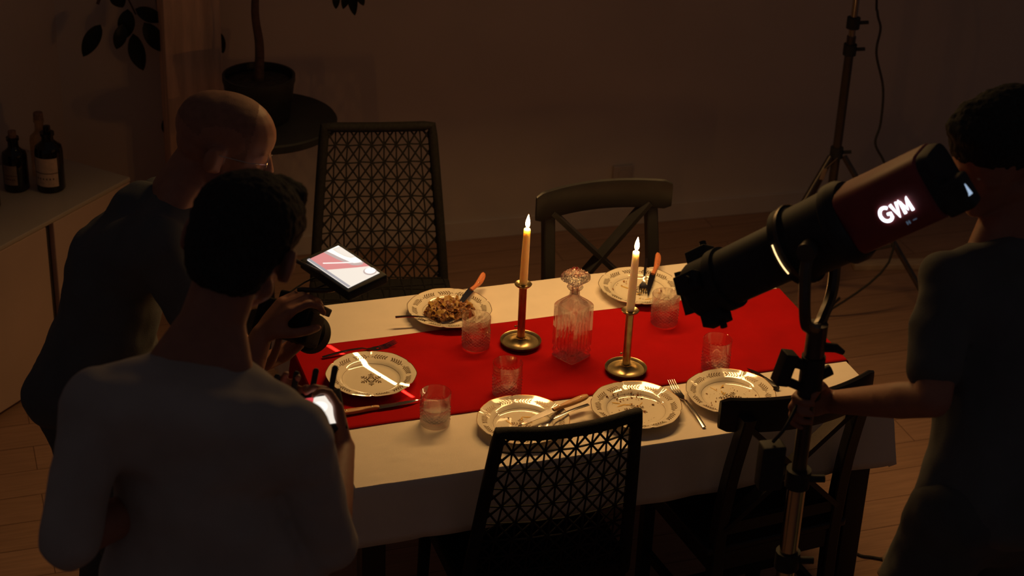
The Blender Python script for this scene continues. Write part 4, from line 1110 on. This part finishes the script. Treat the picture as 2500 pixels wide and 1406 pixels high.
# ax: along the long side from the far-left end (mq1) to the near end (mq2); ay: from the left edge to the right edge
def clip1(P): return [(max(-1, min(1, x)), max(-1, min(1, y))) for x, y in P]
polys = [(1, [(-1, -1), (1, -1), (1, 1), (-1, 1)]),
         (2, [(-1, -0.86), (-0.20, -0.86), (-0.17, -0.76), (0.30, 0.42), (0.51, 1.0), (0.2, 1), (-0.6, 1), (-1, 0.6)]),
         (4, [(-1, 0.05), (-0.76, 0.1), (-0.42, 0.18), (-0.1, 0.3), (0.14, 0.42), (0.26, 0.62), (0.3, 0.85), (0.24, 1), (-1, 1)]),
         (0, [(-1, 0.24), (-0.76, 0.30), (-0.42, 0.38), (-0.12, 0.48), (0.08, 0.58), (0.16, 0.80), (0.13, 1), (-1, 1)]),
         (5, [(-0.96, 0.55), (-0.7, 0.55), (-0.4, 0.62), (-0.2, 0.75), (-0.15, 1), (-0.9, 1)]),
         (1, [(-0.90, 0.62), (-0.7, 0.60), (-0.42, 0.67), (-0.25, 0.79), (-0.2, 1), (-0.85, 1)]),
         (0, [(-0.55, -0.58), (-0.5, -0.62), (-0.1, 0.20), (0.22, 0.92), (0.17, 0.96), (-0.16, 0.22)]),
         (4, clip1(ell(0.76, 0.70, 0.20, 0.34))),
         (0, clip1(ell(0.74, 0.74, 0.165, 0.28))),
         (3, [(-1, -1), (1, -1), (1, -0.84), (-1, -0.84)])]
screen(mon, CB, mc, mu, ay, mW, mH, mn, polys)
bm = bmesh.new(); tube(bm, smoothpts([mc - mn * 0.03 - CB - mu * 0.0, mc - mn * 0.055 - CB + V((-0.03, -.01, 0)), rl(-0.03, 0.0, 0.08)], 5), 0.006, 8)
tube(bm, [mc - CB + V((-0.045, -0.010, -0.012)), mc - CB + V((-0.125, 0.06, 0.016))], 0.005, 8); link('monitor_arm', bm, M['stand_metal'], rig)
bm = bmesh.new(); tube(bm, smoothpts([mc - CB - mn * .05 + V((-0.02, 0.02, 0)), mc - CB + V((-0.09, 0.04, -0.08)), mc - CB + V((-0.13, 0.0, -0.06)), rl(-0.07, 0.04, 0.02)], 6), 0.0022, 6)
tube(bm, smoothpts([mc - CB - mn * .04, mc - CB + V((-0.06, 0.07, -0.06)), rl(-0.08, 0.05, 0.0)], 6), 0.0022, 6); link('cable', bm, M['rubber'], rig)

# ------------------------------------------------------------------ monitor held by the front man
hc = V((-0.927, -0.887, 1.249)); hn = V((-0.12, -0.42, 0.90)).normalized(); hx = V((0.98, -0.10, 0.08)); hx = (hx - hn * hx.dot(hn)).normalized(); hy = hn.cross(hx)
RH = Matrix((hx, hy, hn)).transposed()
hm = empty('handheld_monitor', hc, 0, 'small black monitor with four stub antennas held by the man in the grey T shirt', 'monitor')
bm = bmesh.new(); box(bm, -hn * 0.012, (0.150, 0.100, 0.022), RH, 0.004); hb = link('monitor_body', bm, M['black_plastic'], hm)
screen(hb, V((0, 0, 0)), V((0, 0, 0)), hx, hy, 0.118, 0.070, hn, [(1, [(-1, -1), (1, -1), (1, 1), (-1, 1)]), (6, [(-1, 1), (-1, -0.4), (0.15, 0.1), (0.30, 1)]), (0, ell(0.42, 0.25, 0.30, 0.40)), (5, ell(0.45, -0.5, 0.2, 0.25))])
for k in range(4):
    b0 = hx * (-0.062 + 0.040 * k) + hy * 0.050 - hn * 0.006
    bm = bmesh.new(); tube(bm, [b0, b0 + hy * 0.008 + hn * .004, b0 + hy * 0.034 + hn * 0.030 + hx * 0.012, b0 + hy * 0.037 + hn * 0.033 + hx * 0.0135], [0.006, 0.0062, 0.0068, 0.004], 10); link('antenna', bm, M['rubber'], hb)

# ------------------------------------------------------------------ spotlight with optical snoot on the front stand
tip = V((-0.051, -0.836, 1.392)); rear = V((0.297, -1.196, 1.794)); AX = (tip - rear).normalized(); LT = (tip - rear).length
RS = axes(AX, (0, 0, 1))
sl = empty('spotlight', rear, 0, 'dark red and black spotlight with a long snoot aimed down across the table', 'light')
def sa(a, b, c): return RS @ V((a, b, c))
def ringsx(bm, prof, n=36, mi=0, c0=True, c1=True, sqr=0):
    rows = []
    for a, r in prof:
        row = []
        for k in range(n):
            th = 2 * PI * k / n; rr = r
            if sqr: rr = r * (abs(math.cos(th)) ** sqr + abs(math.sin(th)) ** sqr) ** (-1 / sqr)
            row.append(sa(a, rr * math.cos(th), rr * math.sin(th)))
        rows.append(row)
    rings(bm, rows, True, c0, c1, mi)
bm = bmesh.new(); ringsx(bm, [(0.020, 0.050), (0.025, 0.066), (0.030, 0.070), (LT * .34, 0.070), (LT * .35, 0.066)], sqr=4.5); link('housing', bm, M['red_metal'], sl)
bm = bmesh.new(); ringsx(bm, [(0.0, 0.045), (0.004, 0.060), (0.020, 0.066), (0.028, 0.066), (0.028, 0.05)], sqr=4.5); link('rear_cap', bm, M['black_plastic'], sl)
bm = bmesh.new(); ringsx(bm, [(LT * .345, 0.05), (LT * .345, 0.080), (LT * .37, 0.088), (LT * .40, 0.088), (LT * .41, 0.080), (LT * .555, 0.078), (LT * .565, 0.086), (LT * .60, 0.086), (LT * .605, 0.070)]); link('mount_barrel', bm, M['black_plastic'], sl)
bm = bmesh.new(); ringsx(bm, [(LT * .56, 0.0875), (LT * .568, 0.0885), (LT * .576, 0.0875)], c0=False, c1=False); link('mount_ring', bm, M['stand_metal'], sl)
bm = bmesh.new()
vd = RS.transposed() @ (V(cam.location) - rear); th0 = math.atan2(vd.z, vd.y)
tube(bm, [sa(LT * .588, 0.0875 * math.cos(th0 - .80 + .8 * k / 14 + .25), 0.0875 * math.sin(th0 - .80 + .8 * k / 14 + .25)) for k in range(15)], 0.0016, 6); link('ring_highlight', bm, M['ring_glint'], sl)  # glowing arc painted in as the specular highlight of the ring
bm = bmesh.new(); ringsx(bm, [(LT * .60, 0.062), (LT * .61, 0.064), (LT * .86, 0.062), (LT * .862, 0.070), (LT * .895, 0.070), (LT * .90, 0.064), (LT * .985, 0.064), (LT, 0.060), (LT, 0.050), (LT * .90, 0.048)], c1=False); sn = link('snoot', bm, M['black_plastic'], sl)
bm = bmesh.new()
for k in range(4):
    th = PI / 4 * 0.7 + k * PI / 2; u = sa(0, math.cos(th), math.sin(th)); w = sa(0, -math.sin(th), math.cos(th))
    box(bm, sa(LT * .95, 0, 0) + u * 0.062, (0.055, 0.040, 0.050), Matrix((AX, w, u)).transposed(), 0.003)
    tube(bm, [sa(LT * .93, 0, 0) + u * 0.085, sa(LT * .93, 0, 0) + u * 0.100], 0.008, 10)
link('shutter_blades', bm, M['black_plastic'], sn)
# framing slit and its lamp
LP = sa(LT * .955, 0, 0) + rear
S1 = V((-0.655, 0.275, 0.756)); S2 = V((-0.468, -0.120, 0.756))
dm = ((S1 + S2) / 2 - LP).normalized(); al = (S2 - S1); al = (al - dm * al.dot(dm)).normalized(); ac = dm.cross(al)
gd = 0.040; DL = ((S1 + S2) / 2 - LP).dot(dm); hl_ = abs((S2 - S1).dot(al)) / 2 * gd / DL; hw = 0.0085 / 2 * gd / DL
gc = LP + dm * gd - rear
bm = bmesh.new()
R0 = 0.048
for (a0, a1, b0, b1) in ((-R0, R0, hw, R0), (-R0, R0, -R0, -hw), (-R0, -hl_, -hw, hw), (hl_, R0, -hw, hw)):
    bm.faces.new([bm.verts.new(gc + al * x + ac * y) for x, y in ((a0, b0), (a1, b0), (a1, b1), (a0, b1))])
link('slit_plate', bm, M['black_plastic'], sn, smooth=False)
spd = bpy.data.lights.new('snoot_beam', 'SPOT'); spd.energy = 1500; spd.color = (1.0, 0.72, 0.38); spd.shadow_soft_size = 0.00012; spd.spot_size = math.radians(34); spd.spot_blend = 0.1
spo = bpy.data.objects.new('snoot_beam', spd); C.objects.link(spo); spo.location = LP; spo.rotation_euler = dm.to_track_quat('-Z', 'Y').to_euler()
# lit letters G V M on the side of the housing facing the room
sd_ = sa(0, 0, 0)
camdir = (V(cam.location) - rear).normalized()
side_n = sa(0, 1, 0) if sa(0, 1, 0).dot(camdir) > sa(0, -1, 0).dot(camdir) else sa(0, -1, 0)
tx = -AX; ty = side_n.cross(tx); 
if ty.z < 0: ty = -ty
lc = sa(LT * .156, 0, 0) + side_n * 0.0708 - ty * 0.006
def stroke3(bm, pts, r): tube(bm, [lc + tx * x + ty * y for x, y in pts], r, 8)
bm = bmesh.new(); h = 0.026
stroke3(bm, [(-0.026 + 0.0125 * math.cos(a), 0.0145 * math.sin(a)) for a in [math.radians(45 + 270 * k / 16) for k in range(17)]] + [(-0.0165, -0.001), (-0.023, -0.001)], 0.0032)
link('letter_g', bm, M['led'], sl)
bm = bmesh.new(); stroke3(bm, [(-0.009, 0.0145), (-0.002, -0.0145), (0.0055, 0.0145)], 0.0032); link('letter_v', bm, M['led'], sl)
bm = bmesh.new(); stroke3(bm, [(0.012, -0.0145), (0.0125, 0.0145), (0.0205, -0.008), (0.0285, 0.0145), (0.029, -0.0145)], 0.0032); link('letter_m', bm, M['led'], sl)
bm = bmesh.new()
for x in (0.0, 0.0052): 
    tube(bm, [lc + tx * (x + 0.006 * 0 + .004) + ty * y for y in (-0.030, -0.037)], 0.0011, 6)
beam(bm, lc + tx * 0.003 - ty * 0.0335, lc + tx * 0.011 - ty * 0.0335, 0.001, 0.0012, up=side_n); beam(bm, lc + tx * 0.018 - ty * 0.033, lc + tx * 0.026 - ty * 0.033, 0.001, 0.003, up=side_n)
link('side_display', bm, M['led_dim'], sl)
bm = bmesh.new(); q0 = V((0.286, -1.264, 1.801)) - rear; q1 = V((0.297, -1.279, 1.786)) - rear; beam(bm, q0, q1, 0.012, 0.003, up=camdir, bev=0.001); link('eyeglass_glint', bm, M['glint_blue'], sl)  # glowing strip added in place of a reflection in eyeglasses
bm = bmesh.new(); box(bm, (q0 + q1) / 2 - AX * -0.02 - camdir * 0.02, (0.06, 0.05, 0.07), RS, 0.01); link('control_box', bm, M['black_plastic'], sl)

# front light stand
pt = V((0.130, -1.056, 1.396)); pb = V((pt.x, pt.y, 0)); piv = sa(LT * .47, 0, 0) + rear
ls = empty('light_stand', pb, 0, 'black light stand in the foreground gripped by the man at the right', 'stand')
bm = bmesh.new()
lat = sa(0, 1, 0)
for s in (-1, 1):
    tube(bm, smoothpts([piv + lat * s * 0.084 - pb, piv + lat * s * 0.098 - V((0, 0, 0.05)) - pb, piv.lerp(pt, .75) + lat * s * 0.085 - pb, pt + lat * s * 0.03 - pb + V((0, 0, 0.012)), pt - pb]), 0.013, 8)
    tube(bm, [piv + lat * s * 0.080 - pb, piv + lat * s * 0.115 - pb], 0.020, 14)
link('yoke', bm, M['stand_metal'], ls)
z1 = pt.z
bm = bmesh.new(); tube(bm, [(0, 0, z1 + .01), (0, 0, z1 - 0.08)], 0.022, 16); tube(bm, [(0, 0, z1 - .08), (0, 0, 1.0)], 0.0165, 16); link('upper_tube', bm, M['stand_metal'], ls)
bm = bmesh.new(); tube(bm, [(0, 0, 1.0), (0, 0, 0.45)], 0.0205, 16); link('lower_tube', bm, M['chrome'], ls)
for z in (1.02, 0.80): 
    bm = bmesh.new(); tube(bm, [(0, 0, z + .022), (0, 0, z - .022)], 0.028, 14); tube(bm, [(0.02, -.01, z), (0.055, -.02, z)], 0.009, 10); link('clamp_collar', bm, M['black_plastic'], ls)
bm = bmesh.new(); tube(bm, [(0.0, 0, z1 - .045), (0.045, -0.01, z1 - .05), (0.062, -0.012, z1 - .062)], [0.012, 0.010, 0.006], 10); link('tilt_knob', bm, M['black_plastic'], ls)
hz = V(JR['wrL']).z
bm = bmesh.new()
zz = hz + 0.10
tube(bm, [(-0.0, 0, zz + .02), (-0.05, -0.0, zz + 0.045)], 0.012, 10); box(bm, (-0.066, 0.0, zz + 0.030), (0.030, 0.034, 0.075), Matrix.Rotation(0.25, 3, 'Y'), 0.004)
tube(bm, [(-0.01, 0, zz - .03), (-0.055, 0, zz - 0.005)], 0.010, 10); tube(bm, [(0, 0, zz + .05), (0, 0, zz - .05)], 0.026, 14); tube(bm, [(0.02, 0, zz), (0.045, 0, zz + .01)], 0.013, 10)
link('grip_clamp', bm, M['black_plastic'], ls)
for k in range(3):
    a = 2 * PI * k / 3 + 0.5; d = V((math.cos(a), math.sin(a), 0))
    bm = bmesh.new(); tube(bm, [d * 0.03 + V((0, 0, 0.60)), d * 0.40 + V((0, 0, 0.012))], 0.011, 10); tube(bm, [d * 0.015 + V((0, 0, 0.36)), d * 0.19 + V((0, 0, 0.345))], 0.006, 8); lg = link('leg', bm, M['stand_metal'], ls)
    bm = bmesh.new(); tube(bm, [d * 0.385 + V((0, 0, 0.035)), d * 0.408 + V((0, 0, 0.0))], 0.014, 10); link('rubber_foot', bm, M['rubber'], lg)
bm = bmesh.new(); tube(bm, [(0, 0, 0.63), (0, 0, 0.56)], 0.035, 14); link('leg_collar', bm, M['black_plastic'], ls)
# power pack hanging from the stand
qp = V((0.043, -1.083, 1.083))
bm = bmesh.new(); box(bm, (0, 0, 0), (0.052, 0.040, 0.110), Matrix.Rotation(-0.1, 3, 'Z'), 0.006)
tube(bm, smoothpts([(0, 0, 0.06), (0.02, -0.01, 0.10), (pb.x - qp.x - .02, pb.y - qp.y, 0.14)], 5), 0.004, 7)
pw = link('power_pack', bm, M['black_plastic']); pw.location = qp
tag(pw, 'black box shaped power pack hanging beside the foreground light stand', 'power pack')

# ------------------------------------------------------------------ back light stand with softbox
col = V((1.555, 1.450, 0.594)); bb = V((col.x, col.y, 0))
bs = empty('light_stand', bb, 0, 'thin metal tripod light stand near the back wall on the right', 'stand')
def tz(z): return V((0, 0, z))
bm = bmesh.new(); tube(bm, [tz(0.10), tz(col.z + .45)], 0.0165, 14); link('lower_tube', bm, M['stand_metal'], bs)
bm = bmesh.new(); tube(bm, [tz(col.z + .42), tz(1.75)], 0.0125, 14); link('middle_tube', bm, M['chrome'], bs)
bm = bmesh.new(); tube(bm, [tz(1.72), tz(2.42)], 0.010, 14); link('upper_tube', bm, M['chrome'], bs)
for z in (col.z, col.z + .40, col.z + .50, 1.72):
    bm = bmesh.new(); tube(bm, [tz(z + .02), tz(z - .02)], 0.024, 14); tube(bm, [V((.02, -.005, z)), V((.052, -.015, z + .003))], 0.007, 8); link('clamp_collar', bm, M['black_plastic'], bs)
for k, a in enumerate((math.radians(200), math.radians(318), math.radians(78))):
    d = V((math.cos(a), math.sin(a), 0))
    bm = bmesh.new(); tube(bm, [d * 0.03 + tz(col.z - .01), d * 0.46 + tz(0.012)], 0.011, 10); tube(bm, [d * 0.015 + tz(0.16), d * 0.25 + tz(0.268)], 0.006, 8); lg = link('leg', bm, M['stand_metal'], bs)
    bm = bmesh.new(); tube(bm, [d * 0.445 + tz(0.03), d * 0.466 + tz(0.0)], 0.014, 10); link('rubber_foot', bm, M['rubber'], lg)
bm = bmesh.new(); q = V((1.484, 1.400, 0.535)) - bb; box(bm, q, (0.018, 0.004, 0.045), Matrix.Rotation(0.25, 3, 'Y'), 0.002); tube(bm, [q + V((0.004, 0, .02)), V((0, -.02, col.z - .01))], 0.001, 5); link('hang_tag', bm, M['label_dim'], bs)
topb = bb + tz(2.40)
bm = bmesh.new(); bend = KEY - KAIM * 0.19; tube(bm, [topb - bb - (bend - topb).normalized() * .25, bend - bb], 0.012, 12); link('boom_arm', bm, M['stand_metal'], bs)
# softbox (out of the picture above the table)
sx = empty('softbox', KEY, 0, 'rectangular softbox lamp hanging from a boom above the table, above the frame', 'light')
RK = KAIM.to_track_quat('-Z', 'Y').to_matrix()
bm = bmesh.new()
def kb(a, b, c): return RK @ V((a, b, c))
rows = [[kb(x * .60, y * .10, 0.0) for x, y in ((-1, -1), (1, -1), (1, 1), (-1, 1))], [kb(x * .60, y * .10, 0.02) for x, y in ((-1, -1), (1, -1), (1, 1), (-1, 1))], [kb(x * .07, y * .07, 0.16) for x, y in ((-1, -1), (1, -1), (1, 1), (-1, 1))]]
rings(bm, rows, True, False, True); link('hood', bm, M['rubber'], sx, smooth=False)
bm = bmesh.new(); tube(bm, [kb(0, 0, 0.155), kb(0, 0, 0.24)], 0.05, 20); link('lamp_head', bm, M['black_plastic'], sx)

# cable hanging beside the back stand
bm = bmesh.new(); tube(bm, smoothpts([(col.x - .3, 1.0, 2.42), (1.538, 1.300, 1.317), (1.558, 1.300, 1.184), (1.579, 1.300, 1.123), (1.576, 1.300, 1.032), (1.622, 1.300, 0.898), (1.632, 1.300, 0.764), (1.622, 1.300, 0.686), (1.668, 1.300, 0.609), (1.679, 1.250, 0.540), (1.688, 1.200, 0.248), (1.50, 1.28, 0.02), (1.62, 1.40, 0.006)], 6), 0.0045, 7)
tag(link('power_cable', bm, M['rubber']), 'thin black cable hanging in waves right of the back light stand', 'cable')

# floor items at the lower right
bm = bmesh.new(); tube(bm, smoothpts([(0.42, -0.62, 0.006), (0.823, -0.111, 0.006), (0.923, -0.129, 0.006), (0.995, -0.174, 0.006), (1.082, -0.223, 0.006), (0.95, -0.62, 0.006), (1.3, -0.5, 0.006)], 8), 0.004, 7)
tag(link('floor_cable', bm, M['rubber']), 'black cable running across the floor at the lower right', 'cable')
bm = bmesh.new(); q = bmesh.ops.create_icosphere(bm, subdivisions=5, radius=1, matrix=Matrix.Diagonal((0.095, 0.07, 0.055, 1)))
for v in bm.verts:
    v.co += v.co.normalized() * 0.02 * (noise.noise(v.co * 18) + .6 * noise.noise(v.co * 45)); v.co.z = max(v.co.z, -0.045)
bg = link('crumpled_bag', bm, M['bag']); gp = (1.000, -0.270, 0.040); bg.location = (gp[0], gp[1], 0.0455)
tag(bg, 'pale crumpled bag on the floor at the feet of the man on the right', 'bag')
